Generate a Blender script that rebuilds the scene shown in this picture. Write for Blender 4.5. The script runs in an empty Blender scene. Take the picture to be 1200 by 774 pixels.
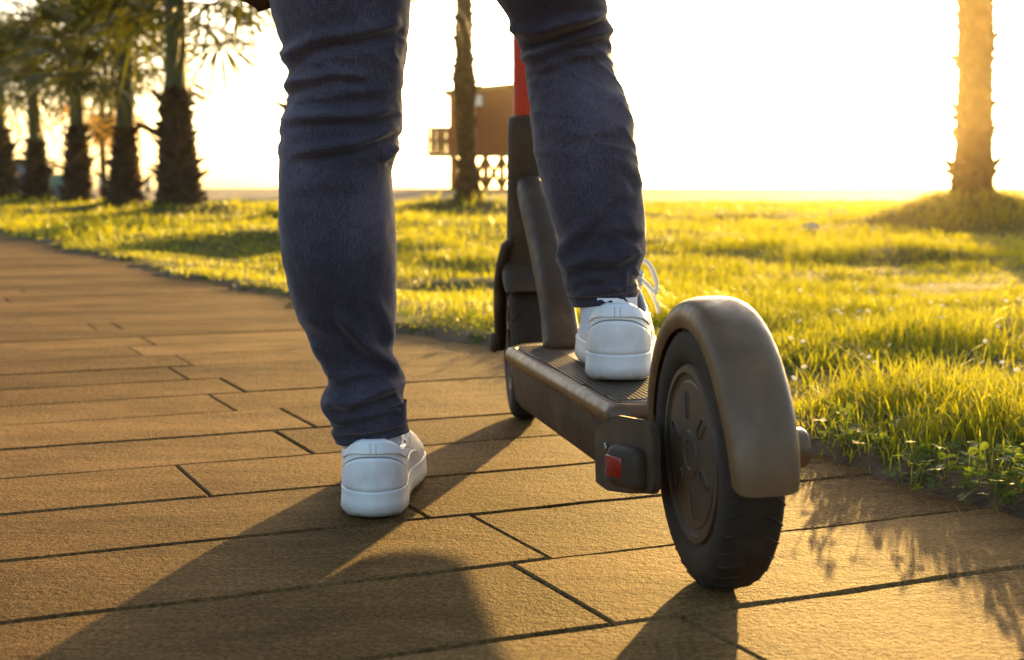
import bpy, bmesh, math, random
import numpy as np
from mathutils import Vector, Matrix, Euler, noise as mnoise

S = bpy.context.scene
C = S.collection
R = math.radians
PI = math.pi
random.seed(7)
rng = np.random.default_rng(7)

# ------------------------------------------------------------------ camera
CAM_Z = 0.32
FPX = 1200 * 50 / 36.0
PITCH = math.atan((387 - 222) / FPX)
cam_d = bpy.data.cameras.new('camera')
cam = bpy.data.objects.new('camera', cam_d)
C.objects.link(cam)
cam.location = (0, 0, CAM_Z)
cam.rotation_euler = (PI / 2 - PITCH, 0, 0)
cam_d.lens = 50
cam_d.sensor_width = 36
cam_d.clip_start = 0.02
cam_d.clip_end = 3000
cam_d.dof.use_dof = True
cam_d.dof.focus_distance = 1.32
cam_d.dof.aperture_fstop = 9.5
S.camera = cam

# ------------------------------------------------------------------ sun, sky, exposure
SUN_AZ = R(15.1)          # clockwise from +Y
SUN_EL = R(5.6)
w = bpy.data.worlds.new('World')
S.world = w
w.use_nodes = True
wt = w.node_tree
bg = wt.nodes['Background']
sky = wt.nodes.new('ShaderNodeTexSky')
sky.sky_type = 'NISHITA'
sky.sun_disc = False
sky.sun_elevation = SUN_EL
sky.sun_rotation = SUN_AZ
sky.air_density = 0.7
sky.dust_density = 3.0
sky.ozone_density = 1.0
wt.links.new(sky.outputs[0], bg.inputs['Color'])
bg.inputs['Strength'].default_value = 0.15
sd = bpy.data.lights.new('sun', 'SUN')
sun = bpy.data.objects.new('sun', sd)
C.objects.link(sun)
sd.energy = 4.6
sd.angle = R(0.5)
sd.color = (1.0, 0.61, 0.17)
sdir = Vector((math.sin(SUN_AZ) * math.cos(SUN_EL), math.cos(SUN_AZ) * math.cos(SUN_EL), math.sin(SUN_EL)))
sun.rotation_euler = sdir.to_track_quat('Z', 'Y').to_euler()
sun.location = (20, 60, 30)
S.view_settings.view_transform = 'Standard'
S.view_settings.look = 'None'
S.view_settings.exposure = 2.2
S.view_settings.gamma = 1
S.cycles.use_denoising = True
S.cycles.max_bounces = 8
S.cycles.transparent_max_bounces = 8
S.cycles.volume_bounces = 0
S.cycles.sample_clamp_indirect = 8
HAZE = 0.00065
S.cycles.sample_clamp_direct = 20


# ------------------------------------------------------------------ photo pixel -> place
def ray(px, py):
    u = (px - 600) / FPX
    v = (387 - py) / FPX
    return u, math.cos(PITCH) + v * math.sin(PITCH), -math.sin(PITCH) + v * math.cos(PITCH)


def at(px, py, Y):
    a, b, c = ray(px, py)
    t = Y / b
    return Vector((a * t, Y, CAM_Z + c * t))


def ground(px, py, z=0.0):
    a, b, c = ray(px, py)
    t = (z - CAM_Z) / c
    return Vector((a * t, b * t, z))


def project(co):
    x, y, z = co[:, 0], co[:, 1], co[:, 2] - CAM_Z
    f = y * math.cos(PITCH) - z * math.sin(PITCH)
    up = y * math.sin(PITCH) + z * math.cos(PITCH)
    return 600 + FPX * x / f, 387 - FPX * up / f


# ------------------------------------------------------------------ object helpers
def tag(o, label=None, cat=None, group=None, kind=None):
    if label:
        o['label'] = label
    if cat:
        o['category'] = cat
    if group:
        o['group'] = group
    if kind:
        o['kind'] = kind
    return o


def empty(name, loc=(0, 0, 0), rot=(0, 0, 0)):
    o = bpy.data.objects.new(name, None)
    C.objects.link(o)
    o.location = loc
    o.rotation_euler = rot
    o.empty_display_size = 0.05
    return o


def link(name, me, mat=None, parent=None, smooth=True):
    o = bpy.data.objects.new(name, me)
    C.objects.link(o)
    if mat is not None and len(me.materials) == 0:
        me.materials.append(mat)
    if smooth and len(me.polygons):
        me.polygons.foreach_set('use_smooth', np.ones(len(me.polygons), dtype=bool))
    if parent:
        o.parent = parent
    return o


def from_bm(name, bm, mat, parent=None, smooth=False):
    me = bpy.data.meshes.new(name)
    bmesh.ops.recalc_face_normals(bm, faces=bm.faces)
    bm.to_mesh(me)
    bm.free()
    return link(name, me, mat, parent, smooth)


def from_data(name, v, f, mat, parent=None, smooth=True):
    me = bpy.data.meshes.new(name)
    me.from_pydata([tuple(map(float, p)) for p in v], [], f)
    me.update()
    return link(name, me, mat, parent, smooth)


def fast_mesh(name, co, tris, mat, attrs=None, smooth=False):
    """large triangle mesh from numpy arrays"""
    me = bpy.data.meshes.new(name)
    nv, nt = len(co), len(tris)
    me.vertices.add(nv)
    me.vertices.foreach_set('co', np.ascontiguousarray(co, dtype=np.float32).ravel())
    me.loops.add(nt * 3)
    me.loops.foreach_set('vertex_index', np.ascontiguousarray(tris, dtype=np.int32).ravel())
    me.polygons.add(nt)
    me.polygons.foreach_set('loop_start', np.arange(0, nt * 3, 3, dtype=np.int32))
    me.polygons.foreach_set('loop_total', np.full(nt, 3, dtype=np.int32))
    for k, a in (attrs or {}).items():
        at_ = me.attributes.new(k, 'FLOAT', 'POINT')
        at_.data.foreach_set('value', np.ascontiguousarray(a, dtype=np.float32))
    me.update(calc_edges=True)
    me.validate()
    if mat:
        me.materials.append(mat)
    me.polygons.foreach_set('use_smooth', np.full(nt, smooth, dtype=bool))
    o = bpy.data.objects.new(name, me)
    C.objects.link(o)
    return o


def bm_box(bm, c, s, rot=None, bev=0.0, seg=2):
    r = bmesh.ops.create_cube(bm, size=1.0)
    vs = r['verts']
    for v in vs:
        v.co = Vector((v.co.x * s[0], v.co.y * s[1], v.co.z * s[2]))
    if bev > 0:
        es = list({e for v in vs for e in v.link_edges})
        rb = bmesh.ops.bevel(bm, geom=es, offset=bev, segments=seg, affect='EDGES', profile=0.5)
        vs = list({v for f in rb['faces'] for v in f.verts} | {v for v in vs if v.is_valid})
    for v in vs:
        p = v.co.copy()
        if rot is not None:
            p = rot @ p
        v.co = p + Vector(c)
    return vs


def bm_tube(bm, pts, rad, n=10, caps=True, sx=1.0):
    """tube along a polyline; rad is a number or one per point"""
    pts = [Vector(p) for p in pts]
    if not hasattr(rad, '__len__'):
        rad = [rad] * len(pts)
    rings = []
    up = Vector((0, 0, 1))
    prev = None
    for i, p in enumerate(pts):
        d = (pts[min(i + 1, len(pts) - 1)] - pts[max(i - 1, 0)]).normalized()
        if prev is None:
            a = d.cross(up)
            if a.length < 1e-3:
                a = d.cross(Vector((0, 1, 0)))
            a.normalize()
        else:
            a = (prev - d * prev.dot(d)).normalized()
        prev = a
        b = d.cross(a)
        rings.append([bm.verts.new(p + (a * math.cos(t) * sx + b * math.sin(t)) * rad[i])
                      for t in (2 * PI * k / n for k in range(n))])
    for r0, r1 in zip(rings, rings[1:]):
        for k in range(n):
            bm.faces.new((r0[k], r0[(k + 1) % n], r1[(k + 1) % n], r1[k]))
    if caps:
        bm.faces.new(rings[0][::-1])
        bm.faces.new(rings[-1])


def tube_obj(name, pts, rad, mat, parent=None, n=10, sx=1.0):
    bm = bmesh.new()
    bm_tube(bm, pts, rad, n, True, sx)
    return from_bm(name, bm, mat, parent, True)


def box_obj(name, c, s, mat, parent=None, bev=0.0, rot=None, seg=2):
    bm = bmesh.new()
    bm_box(bm, c, s, rot, bev, seg)
    return from_bm(name, bm, mat, parent, bev > 0)


def grid_faces(nr, nc, wrap=False):
    fs = []
    for i in range(nr - 1):
        for j in range(nc if wrap else nc - 1):
            j2 = (j + 1) % nc
            fs.append((i * nc + j, i * nc + j2, (i + 1) * nc + j2, (i + 1) * nc + j))
    return fs


def lathe_x(profile, n=64, closed=True):
    """profile: list of (x, r); revolve about the X axis -> verts, faces"""
    m = len(profile)
    vs = [(x, r * math.cos(2 * PI * k / n), r * math.sin(2 * PI * k / n)) for k in range(n) for x, r in profile]
    fs = []
    for k in range(n):
        k2 = (k + 1) % n
        for j in range(m if closed else m - 1):
            j2 = (j + 1) % m
            fs.append((k * m + j, k * m + j2, k2 * m + j2, k2 * m + j))
    return vs, fs


def smooth_by_angle(o, deg=35):
    me = o.data
    bm = bmesh.new()
    bm.from_mesh(me)
    for e in bm.edges:
        e.smooth = not (len(e.link_faces) == 2 and e.calc_face_angle(0) > R(deg))
    bm.to_mesh(me)
    bm.free()
    me.polygons.foreach_set('use_smooth', np.ones(len(me.polygons), dtype=bool))


# ------------------------------------------------------------------ materials
def new_mat(name):
    m = bpy.data.materials.new(name)
    m.use_nodes = True
    t = m.node_tree
    return m, t, t.nodes['Principled BSDF'], t.nodes['Material Output']


def N(t, typ, **kw):
    n = t.nodes.new(typ)
    for k, v in kw.items():
        if k in n.inputs:
            n.inputs[k].default_value = v
        else:
            setattr(n, k, v)
    return n


def ramp(t, src, stops):
    r = t.nodes.new('ShaderNodeValToRGB')
    els = r.color_ramp.elements
    while len(els) < len(stops):
        els.new(0.5)
    for e, (p, c) in zip(els, stops):
        e.position = p
        e.color = (c[0], c[1], c[2], 1)
    t.links.new(src, r.inputs[0])
    return r.outputs[0]


def mapped_noise(t, coord, scale=(1, 1, 1), nscale=5.0, detail=4.0, rough=0.55, rot=(0, 0, 0)):
    mp = t.nodes.new('ShaderNodeMapping')
    mp.inputs['Scale'].default_value = scale
    mp.inputs['Rotation'].default_value = rot
    t.links.new(coord, mp.inputs[0])
    n = N(t, 'ShaderNodeTexNoise', Scale=nscale, Detail=detail, Roughness=rough)
    t.links.new(mp.outputs[0], n.inputs['Vector'])
    return n.outputs['Fac']


def bump(t, src, strength, dist, chain=None):
    b = N(t, 'ShaderNodeBump', Strength=strength, Distance=dist)
    t.links.new(src, b.inputs['Height'])
    if chain is not None:
        t.links.new(chain, b.inputs['Normal'])
    return b.outputs['Normal']


def simple_mat(name, stops, rough=0.5, spec=0.5, nscale=20, scale=(1, 1, 1), bstr=0.0, bdist=0.001, bscale=200, metal=0.0,
               coat=0.0, rough_var=0.0, world=False):
    m, t, p, out = new_mat(name)
    tc = t.nodes.new('ShaderNodeTexCoord')
    if world:
        co = t.nodes.new('ShaderNodeNewGeometry').outputs['Position']
    else:
        co = tc.outputs['Object']
    f = mapped_noise(t, co, scale, nscale)
    t.links.new(ramp(t, f, stops), p.inputs['Base Color'])
    p.inputs['Roughness'].default_value = rough
    p.inputs['Specular IOR Level'].default_value = spec
    p.inputs['Metallic'].default_value = metal
    p.inputs['Coat Weight'].default_value = coat
    if rough_var:
        f2 = mapped_noise(t, co, (1, 1, 1), nscale * 2.3, 6)
        mr = N(t, 'ShaderNodeMapRange')
        mr.inputs['From Min'].default_value = 0.3
        mr.inputs['From Max'].default_value = 0.7
        mr.inputs['To Min'].default_value = rough - rough_var
        mr.inputs['To Max'].default_value = rough + rough_var
        t.links.new(f2, mr.inputs[0])
        t.links.new(mr.outputs[0], p.inputs['Roughness'])
    if bstr:
        f3 = mapped_noise(t, co, (1, 1, 1), bscale, 3)
        t.links.new(bump(t, f3, bstr, bdist), p.inputs['Normal'])
    return m


def plank_mat(name, lines=False):
    m, t, p, out = new_mat(name)
    geo = t.nodes.new('ShaderNodeNewGeometry')
    co = geo.outputs['Position']
    rot = (0, 0, -PLANK_ANG)
    big = mapped_noise(t, co, (1, 2.0, 1), 3.4, 6, 0.68, rot)
    oi = t.nodes.new('ShaderNodeObjectInfo')
    grain = mapped_noise(t, co, (3, 26, 3), 3.0, 6, 0.65, rot)
    fine = mapped_noise(t, co, (1, 1, 1), 200, 2, 0.8)
    mix = N(t, 'ShaderNodeMath', operation='MULTIPLY_ADD')
    t.links.new(grain, mix.inputs[0])
    mix.inputs[1].default_value = 0.3
    t.links.new(big, mix.inputs[2])
    mix2 = N(t, 'ShaderNodeMath', operation='MULTIPLY_ADD')
    t.links.new(fine, mix2.inputs[0])
    mix2.inputs[1].default_value = 1.25
    t.links.new(mix.outputs[0], mix2.inputs[2])
    mix3 = N(t, 'ShaderNodeMath', operation='MULTIPLY_ADD')
    t.links.new(oi.outputs['Random'], mix3.inputs[0])
    mix3.inputs[1].default_value = 0.30
    t.links.new(mix2.outputs[0], mix3.inputs[2])
    mr = N(t, 'ShaderNodeMapRange')
    mr.inputs['From Min'].default_value = 0.98
    mr.inputs['From Max'].default_value = 1.78
    t.links.new(mix3.outputs[0], mr.inputs[0])
    base = ramp(t, mr.outputs[0], [(0.0, (0.042, 0.023, 0.0085)), (0.45, (0.128, 0.070, 0.0235)), (1.0, (0.29, 0.165, 0.062))])
    # old stains and worn dark patches, a few centimetres to half a metre across
    st = mapped_noise(t, co, (1, 1.7, 1), 4.5, 7, 0.72, rot)
    stf = N(t, 'ShaderNodeMapRange')
    stf.inputs['From Min'].default_value = 0.50
    stf.inputs['From Max'].default_value = 0.68
    stf.inputs['To Max'].default_value = 0.55
    t.links.new(st, stf.inputs[0])
    smx = N(t, 'ShaderNodeMix', data_type='RGBA')
    t.links.new(stf.outputs[0], smx.inputs[0])
    t.links.new(base, smx.inputs[6])
    smx.inputs[7].default_value = (0.055, 0.033, 0.015, 1)
    t.links.new(smx.outputs[2], p.inputs['Base Color'])
    p.inputs['Roughness'].default_value = 0.78
    p.inputs['Specular IOR Level'].default_value = 0.035
    p.inputs['Specular Tint'].default_value = (1.0, 0.62, 0.25, 1)
    grit = mapped_noise(t, co, (1, 1, 1), 185, 3, 0.85)
    grit2 = mapped_noise(t, co, (1, 1, 1), 55, 4, 0.65)
    patch = mapped_noise(t, co, (1, 2.2, 1), 5.5, 4, 0.6, rot)
    nb = bump(t, patch, 0.35, 0.02)
    nb = bump(t, grain, 0.35, 0.0025, nb)
    nb = bump(t, grit2, 0.8, 0.006, nb)
    nb = bump(t, grit, 1.0, 0.0062, nb)
    t.links.new(nb, p.inputs['Normal'])
    return m


def leaf_mat(name, c0, c1, trans, mixf=0.5, rough=0.45, attr='rnd', spec=0.4):
    m, t, p, out = new_mat(name)
    if attr:
        a = t.nodes.new('ShaderNodeAttribute')
        a.attribute_name = attr
        src = a.outputs['Fac']
    else:
        oi = t.nodes.new('ShaderNodeObjectInfo')
        src = oi.outputs['Random']
    col = ramp(t, src, [(0.0, c0), (0.75, c1), (1.0, (c1[0] * 1.5, c1[1] * 1.1, c1[2]))])
    t.links.new(col, p.inputs['Base Color'])
    p.inputs['Roughness'].default_value = rough
    p.inputs['Specular IOR Level'].default_value = spec
    tr = t.nodes.new('ShaderNodeBsdfTranslucent')
    mul = N(t, 'ShaderNodeMix', data_type='RGBA', blend_type='MIX')
    mul.inputs[0].default_value = 0.7
    t.links.new(col, mul.inputs[6])
    mul.inputs[7].default_value = (*trans, 1)
    t.links.new(mul.outputs[2], tr.inputs['Color'])
    mx = t.nodes.new('ShaderNodeMixShader')
    mx.inputs[0].default_value = mixf
    t.links.new(p.outputs[0], mx.inputs[1])
    t.links.new(tr.outputs[0], mx.inputs[2])
    t.links.new(mx.outputs[0], out.inputs[0])
    return m


def denim_mat(name):
    m, t, p, out = new_mat(name)
    tc = t.nodes.new('ShaderNodeTexCoord')
    co = tc.outputs['Object']
    weave = mapped_noise(t, co, (1, 1, 0.45), 1100, 2, 0.7)
    slub = mapped_noise(t, co, (1, 1, 0.28), 480, 3, 0.7)
    fade = mapped_noise(t, co, (1, 1, 0.7), 9, 3, 0.5)
    a = N(t, 'ShaderNodeMath', operation='MULTIPLY_ADD')
    t.links.new(weave, a.inputs[0])
    a.inputs[1].default_value = 0.6
    t.links.new(fade, a.inputs[2])
    b = N(t, 'ShaderNodeMath', operation='MULTIPLY_ADD')
    t.links.new(slub, b.inputs[0])
    b.inputs[1].default_value = 0.5
    t.links.new(a.outputs[0], b.inputs[2])
    mr = N(t, 'ShaderNodeMapRange')
    mr.inputs['From Min'].default_value = 0.7
    mr.inputs['From Max'].default_value = 1.4
    t.links.new(b.outputs[0], mr.inputs[0])
    t.links.new(ramp(t, mr.outputs[0], [(0, (0.016, 0.012, 0.015)), (0.5, (0.045, 0.035, 0.045)), (1, (0.13, 0.102, 0.125))]),
                p.inputs['Base Color'])
    p.inputs['Roughness'].default_value = 0.85
    p.inputs['Specular IOR Level'].default_value = 0.2
    p.inputs['Sheen Weight'].default_value = 0.25
    p.inputs['Sheen Roughness'].default_value = 0.4
    t.links.new(bump(t, slub, 0.25, 0.0008, bump(t, weave, 0.4, 0.0005)), p.inputs['Normal'])
    return m


PLANK_ANG = math.atan2(1, 2.22)
M = {}
M['plank'] = plank_mat('stamped_concrete')
M['joint'] = simple_mat('joint_dirt', [(0.3, (0.040, 0.024, 0.011)), (0.7, (0.095, 0.056, 0.024))], 0.95, 0.1, 60, world=True)
M['denim'] = denim_mat('denim')
M['shoe'] = simple_mat('white_leather', [(0.3, (0.68, 0.66, 0.62)), (0.5, (0.79, 0.78, 0.75)), (0.7, (0.84, 0.83, 0.80))], 0.40, 0.5, 34, bstr=0.35, bdist=0.0012, bscale=160, rough_var=0.1)
M['sole'] = simple_mat('white_rubber', [(0.3, (0.66, 0.64, 0.60)), (0.65, (0.82, 0.81, 0.78))], 0.55, 0.4, 18, bstr=0.15, bdist=0.0004, bscale=300)
M['seam'] = simple_mat('grey_thread', [(0, (0.20, 0.19, 0.18)), (1, (0.28, 0.27, 0.25))], 0.8, 0.2)
M['lace'] = simple_mat('white_lace', [(0, (0.75, 0.74, 0.7)), (1, (0.85, 0.84, 0.8))], 0.8, 0.2, 90, bstr=0.4, bdist=0.0005, bscale=700)
M['sock'] = simple_mat('white_cotton', [(0, (0.66, 0.64, 0.68)), (1, (0.8, 0.78, 0.8))], 0.95, 0.1, 80, scale=(1, 1, 0.1), bstr=0.5, bdist=0.0008, bscale=300)
M['thread'] = simple_mat('tan_thread', [(0, (0.14, 0.075, 0.03)), (1, (0.22, 0.12, 0.05))], 0.8, 0.2)
M['black'] = simple_mat('scuffed_black_plastic', [(0.3, (0.038, 0.023, 0.011)), (0.6, (0.064, 0.039, 0.019)), (0.75, (0.12, 0.078, 0.042))], 0.62, 0.35, 22,
                        bstr=0.2, bdist=0.0004, bscale=500, rough_var=0.13)
M['fender'] = simple_mat('dusty_glare_fender', [(0.28, (0.110, 0.057, 0.022)), (0.50, (0.140, 0.074, 0.028)), (0.72, (0.185, 0.104, 0.044))], 0.42, 0.45, 34,
                         bstr=0.1, bdist=0.0003, bscale=600, rough_var=0.12)  # brown over the black is dust plus a warm glare veil put into the colour
M['rubber'] = simple_mat('tyre_rubber', [(0.3, (0.017, 0.012, 0.007)), (0.7, (0.036, 0.025, 0.015))], 0.75, 0.3, 40, bstr=0.3, bdist=0.0006, bscale=350)
M['hub'] = simple_mat('dark_hub', [(0.3, (0.040, 0.025, 0.012)), (0.7, (0.075, 0.047, 0.023))], 0.55, 0.5, 30, bstr=0.15, bdist=0.0004, bscale=300)
M['slot'] = simple_mat('hub_slot', [(0, (0.014, 0.010, 0.007)), (1, (0.022, 0.016, 0.011))], 0.8, 0.2)
M['mat'] = simple_mat('grip_rubber', [(0.3, (0.09, 0.062, 0.036)), (0.7, (0.16, 0.115, 0.07))], 0.5, 0.5, 45, bstr=0.2, bdist=0.0004, bscale=500)
M['dot'] = simple_mat('grip_dot', [(0, (0.05, 0.035, 0.022)), (1, (0.09, 0.065, 0.04))], 0.5, 0.5)
M['red_lens'] = simple_mat('red_lens', [(0, (0.20, 0.006, 0.004)), (1, (0.34, 0.014, 0.007))], 0.25, 0.6, 60, coat=0.3)
M['red_tube'] = simple_mat('red_tube', [(0.3, (0.46, 0.035, 0.012)), (0.7, (0.6, 0.055, 0.02))], 0.45, 0.4, 12, bstr=0.1, bdist=0.0005, bscale=120)
M['steel'] = simple_mat('dull_steel', [(0, (0.25, 0.24, 0.23)), (1, (0.4, 0.39, 0.37))], 0.35, 0.5, 30, metal=0.9)
M['skin'] = simple_mat('skin', [(0.3, (0.42, 0.24, 0.16)), (0.7, (0.5, 0.3, 0.21))], 0.5, 0.4, 30)
M['hair'] = simple_mat('brown_hair', [(0, (0.03, 0.018, 0.01)), (1, (0.06, 0.035, 0.02))], 0.5, 0.5, 60, scale=(1, 1, 0.1))
M['wool'] = simple_mat('dark_wool', [(0, (0.04, 0.035, 0.03)), (1, (0.07, 0.06, 0.05))], 0.95, 0.1, 60, bstr=0.5, bdist=0.002, bscale=300)
M['bag'] = simple_mat('brown_suede', [(0.3, (0.05, 0.025, 0.012)), (0.7, (0.09, 0.045, 0.02))], 0.9, 0.15, 40, bstr=0.5, bdist=0.001, bscale=250)
M['soil'] = simple_mat('soil', [(0.3, (0.045, 0.030, 0.018)), (0.7, (0.12, 0.08, 0.045))], 0.95, 0.2, 30, bstr=0.9, bdist=0.006, bscale=120, world=True)
M['lawn'] = simple_mat('turf', [(0.25, (0.030, 0.034, 0.008)), (0.6, (0.07, 0.075, 0.014)), (0.8, (0.11, 0.085, 0.03))], 0.95, 0.1, 4.0, bstr=1.0, bdist=0.03, bscale=60, world=True)
M['gravel'] = simple_mat('beach_gravel', [(0.3, (0.12, 0.085, 0.05)), (0.7, (0.27, 0.2, 0.125))], 0.9, 0.3, 3.0, bstr=0.8, bdist=0.05, bscale=9, world=True)
M['sea'] = simple_mat('sea_water', [(0, (0.02, 0.05, 0.07)), (1, (0.03, 0.07, 0.09))], 0.12, 0.5, 0.3, bstr=0.3, bdist=0.1, bscale=0.6, world=True)
M['rock'] = simple_mat('pale_rock', [(0.3, (0.24, 0.2, 0.16)), (0.7, (0.42, 0.37, 0.31))], 0.85, 0.3, 12, bstr=0.6, bdist=0.01, bscale=60)
M['grass'] = leaf_mat('grass_blade', (0.036, 0.062, 0.006), (0.090, 0.108, 0.009), (0.48, 0.465, 0.012), 0.58)
M['straw'] = leaf_mat('dry_straw', (0.12, 0.08, 0.035), (0.2, 0.13, 0.055), (0.3, 0.2, 0.07), 0.3, 0.8, 'rnd', 0.1)
M['clover'] = leaf_mat('clover_leaf', (0.045, 0.085, 0.012), (0.08, 0.12, 0.018), (0.26, 0.34, 0.03), 0.4, 0.6, 'rnd', 0.15)
M['petal'] = leaf_mat('white_petal', (0.6, 0.58, 0.62), (0.75, 0.73, 0.75), (0.7, 0.68, 0.7), 0.3)
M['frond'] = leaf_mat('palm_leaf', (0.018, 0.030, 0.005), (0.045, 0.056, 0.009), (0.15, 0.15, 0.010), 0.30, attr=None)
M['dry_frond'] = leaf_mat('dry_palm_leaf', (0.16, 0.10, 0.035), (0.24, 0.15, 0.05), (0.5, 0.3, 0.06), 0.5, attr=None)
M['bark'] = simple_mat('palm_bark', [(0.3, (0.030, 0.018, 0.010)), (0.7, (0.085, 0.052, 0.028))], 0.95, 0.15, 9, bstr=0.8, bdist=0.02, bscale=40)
M['boot'] = simple_mat('palm_leaf_base', [(0.3, (0.04, 0.023, 0.012)), (0.7, (0.12, 0.07, 0.033))], 0.9, 0.2, 6)
M['shaft'] = simple_mat('green_palm_shaft', [(0.3, (0.07, 0.075, 0.018)), (0.7, (0.16, 0.13, 0.04))], 0.6, 0.3, 5, scale=(1, 1, 0.2))
M['hut'] = simple_mat('red_brown_boards', [(0.3, (0.10, 0.012, 0.009)), (0.7, (0.16, 0.020, 0.015))], 0.8, 0.25, 2.5, scale=(1, 1, 6))
M['hut_dark'] = simple_mat('dark_timber', [(0.3, (0.05, 0.025, 0.014)), (0.7, (0.09, 0.045, 0.025))], 0.85, 0.2, 3)
M['pane'] = simple_mat('pale_pane', [(0, (0.5, 0.5, 0.5)), (1, (0.6, 0.6, 0.6))], 0.15, 0.5)
M['kiosk'] = simple_mat('grey_render', [(0.3, (0.16, 0.15, 0.15)), (0.7, (0.24, 0.22, 0.21))], 0.8, 0.3, 3)
M['teal'] = simple_mat('teal_canvas', [(0.3, (0.10, 0.22, 0.18)), (0.7, (0.14, 0.28, 0.22))], 0.8, 0.2, 3)
M['orange'] = simple_mat('orange_cloth', [(0, (0.55, 0.22, 0.04)), (1, (0.65, 0.28, 0.06))], 0.8, 0.2)
M['white_cloth'] = simple_mat('white_cloth', [(0, (0.6, 0.6, 0.65)), (1, (0.75, 0.75, 0.8))], 0.8, 0.2)
M['red_cloth'] = simple_mat('red_cloth', [(0, (0.4, 0.06, 0.04)), (1, (0.5, 0.09, 0.06))], 0.8, 0.2)


def sole_dirt():
    m = M['sole']
    t = m.node_tree
    p = t.nodes['Principled BSDF']
    src = p.inputs['Base Color'].links[0].from_socket
    tc = t.nodes.new('ShaderNodeTexCoord')
    sep = t.nodes.new('ShaderNodeSeparateXYZ')
    t.links.new(tc.outputs['Object'], sep.inputs[0])
    n = mapped_noise(t, tc.outputs['Object'], (1, 1, 1), 55, 4)
    mr = N(t, 'ShaderNodeMapRange')
    mr.inputs['From Min'].default_value = 0.017
    mr.inputs['From Max'].default_value = 0.001
    t.links.new(sep.outputs['Z'], mr.inputs[0])
    mu = N(t, 'ShaderNodeMath', operation='MULTIPLY', use_clamp=True)
    mu2 = N(t, 'ShaderNodeMath', operation='MULTIPLY')
    mu2.inputs[1].default_value = 1.5
    t.links.new(mr.outputs[0], mu2.inputs[0])
    t.links.new(mu2.outputs[0], mu.inputs[0])
    t.links.new(n, mu.inputs[1])
    mx = N(t, 'ShaderNodeMix', data_type='RGBA')
    t.links.new(mu.outputs[0], mx.inputs[0])
    t.links.new(src, mx.inputs[6])
    mx.inputs[7].default_value = (0.22, 0.14, 0.07, 1)
    t.links.new(mx.outputs[2], p.inputs['Base Color'])


sole_dirt()

# ------------------------------------------------------------------ ground
EDGE_Y = np.array([-6, 0.0, 1.0, 1.37, 1.58, 1.72, 2.2, 2.87, 4.0, 4.94, 10.0, 60.0])
EDGE_X = np.array([4.0, 1.15, 0.66, 0.48, 0.40, 0.335, 0.16, -0.08, -0.64, -1.1, -3.6, -28.6])


def sstep(a, b, x):
    t = np.clip((x - a) / (b - a), 0, 1)
    return t * t * (3 - 2 * t)


def edge_dist(x, y):
    """metres to the lawn side of the path's right edge (negative on the path)"""
    wob = 0.035 * np.sin(y * 3.1 + 0.5) + 0.02 * np.sin(y * 9.3) + 0.012 * np.sin(y * 23.0)
    return (x - np.interp(y, EDGE_Y, EDGE_X) - wob * sstep(1.2, 3.0, y) - 0.35 * wob) * 0.9


def vnoise(x, y, s, seed=0):
    """smooth 2-D value noise, numpy"""
    r = np.random.default_rng(seed)
    tab = r.random((64, 64))
    u, v = x * s + 1000.3, y * s + 1000.7
    i, j = np.floor(u).astype(int), np.floor(v).astype(int)
    fu, fv = u - i, v - j
    fu, fv = fu * fu * (3 - 2 * fu), fv * fv * (3 - 2 * fv)
    g = lambda a, b: tab[a % 64, b % 64]
    return (g(i, j) * (1 - fu) + g(i + 1, j) * fu) * (1 - fv) + (g(i, j + 1) * (1 - fu) + g(i + 1, j + 1) * fu) * fv


# palms: trunk px, depth, width px, ...
def px_x(px, Y):
    return (px - 600) / FPX * Y / math.cos(PITCH) * 0.995


PALMS = [  # name key, px, depth, trunk radius, boot top z, crown z, mound height, label
    ('near', px_x(1133, 12), 12.0, 0.15, 3.2, 3.9, 0.33),
    ('mid', px_x(547, 18), 18.0, 0.125, 4.2, 5.0, 0.16),
    ('hid', px_x(366, 14), 14.0, 0.20, 1.8, 3.0, 0.16),
    ('a', px_x(215, 17), 17.0, 0.27, 1.50, 2.85, 0.13),
    ('b', px_x(150, 21), 21.0, 0.25, 1.22, 2.35, 0.14),
    ('c', px_x(93, 25), 25.0, 0.25, 1.42, 2.75, 0.12),
    ('d', px_x(45, 28), 28.0, 0.26, 1.27, 2.60, 0.10),
    ('e', px_x(6, 32), 32.0, 0.30, 1.70, 2.95, 0.10),
    ('thin', px_x(125, 38), 38.0, 0.13, 0.4, 3.2, 0.0),
]


def height(x, y):
    d = edge_dist(x, y)
    dl = -d - 3.6                                       # far side of the path
    d2 = np.maximum(d, dl)
    h = -0.03 + 0.045 * sstep(-0.03, 0.05, d2)
    und = (vnoise(x, y, 0.9, 1) - 0.5) * 0.08 + (vnoise(x, y, 2.4, 2) - 0.5) * 0.06 + (vnoise(x, y, 0.25, 3) - 0.5) * 0.08
    h = h + und * sstep(0.0, 0.7, d2) * (1 - 0.4 * sstep(20, 35, y))
    for p in PALMS:
        if p[6] > 0:
            r2 = ((x - p[1]) ** 2 + (y - p[2]) ** 2)
            h = h + p[6] * np.exp(-r2 / (2 * (0.46 + p[3]) ** 2))
    # beach berm
    h = h + 0.30 * sstep(44, 66, y) * (0.9 + 0.22 * vnoise(x, y, 0.35, 4) + 0.1 * vnoise(x, y, 1.3, 6))
    h = h - 1.6 * sstep(74, 100, y)
    return h


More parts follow.
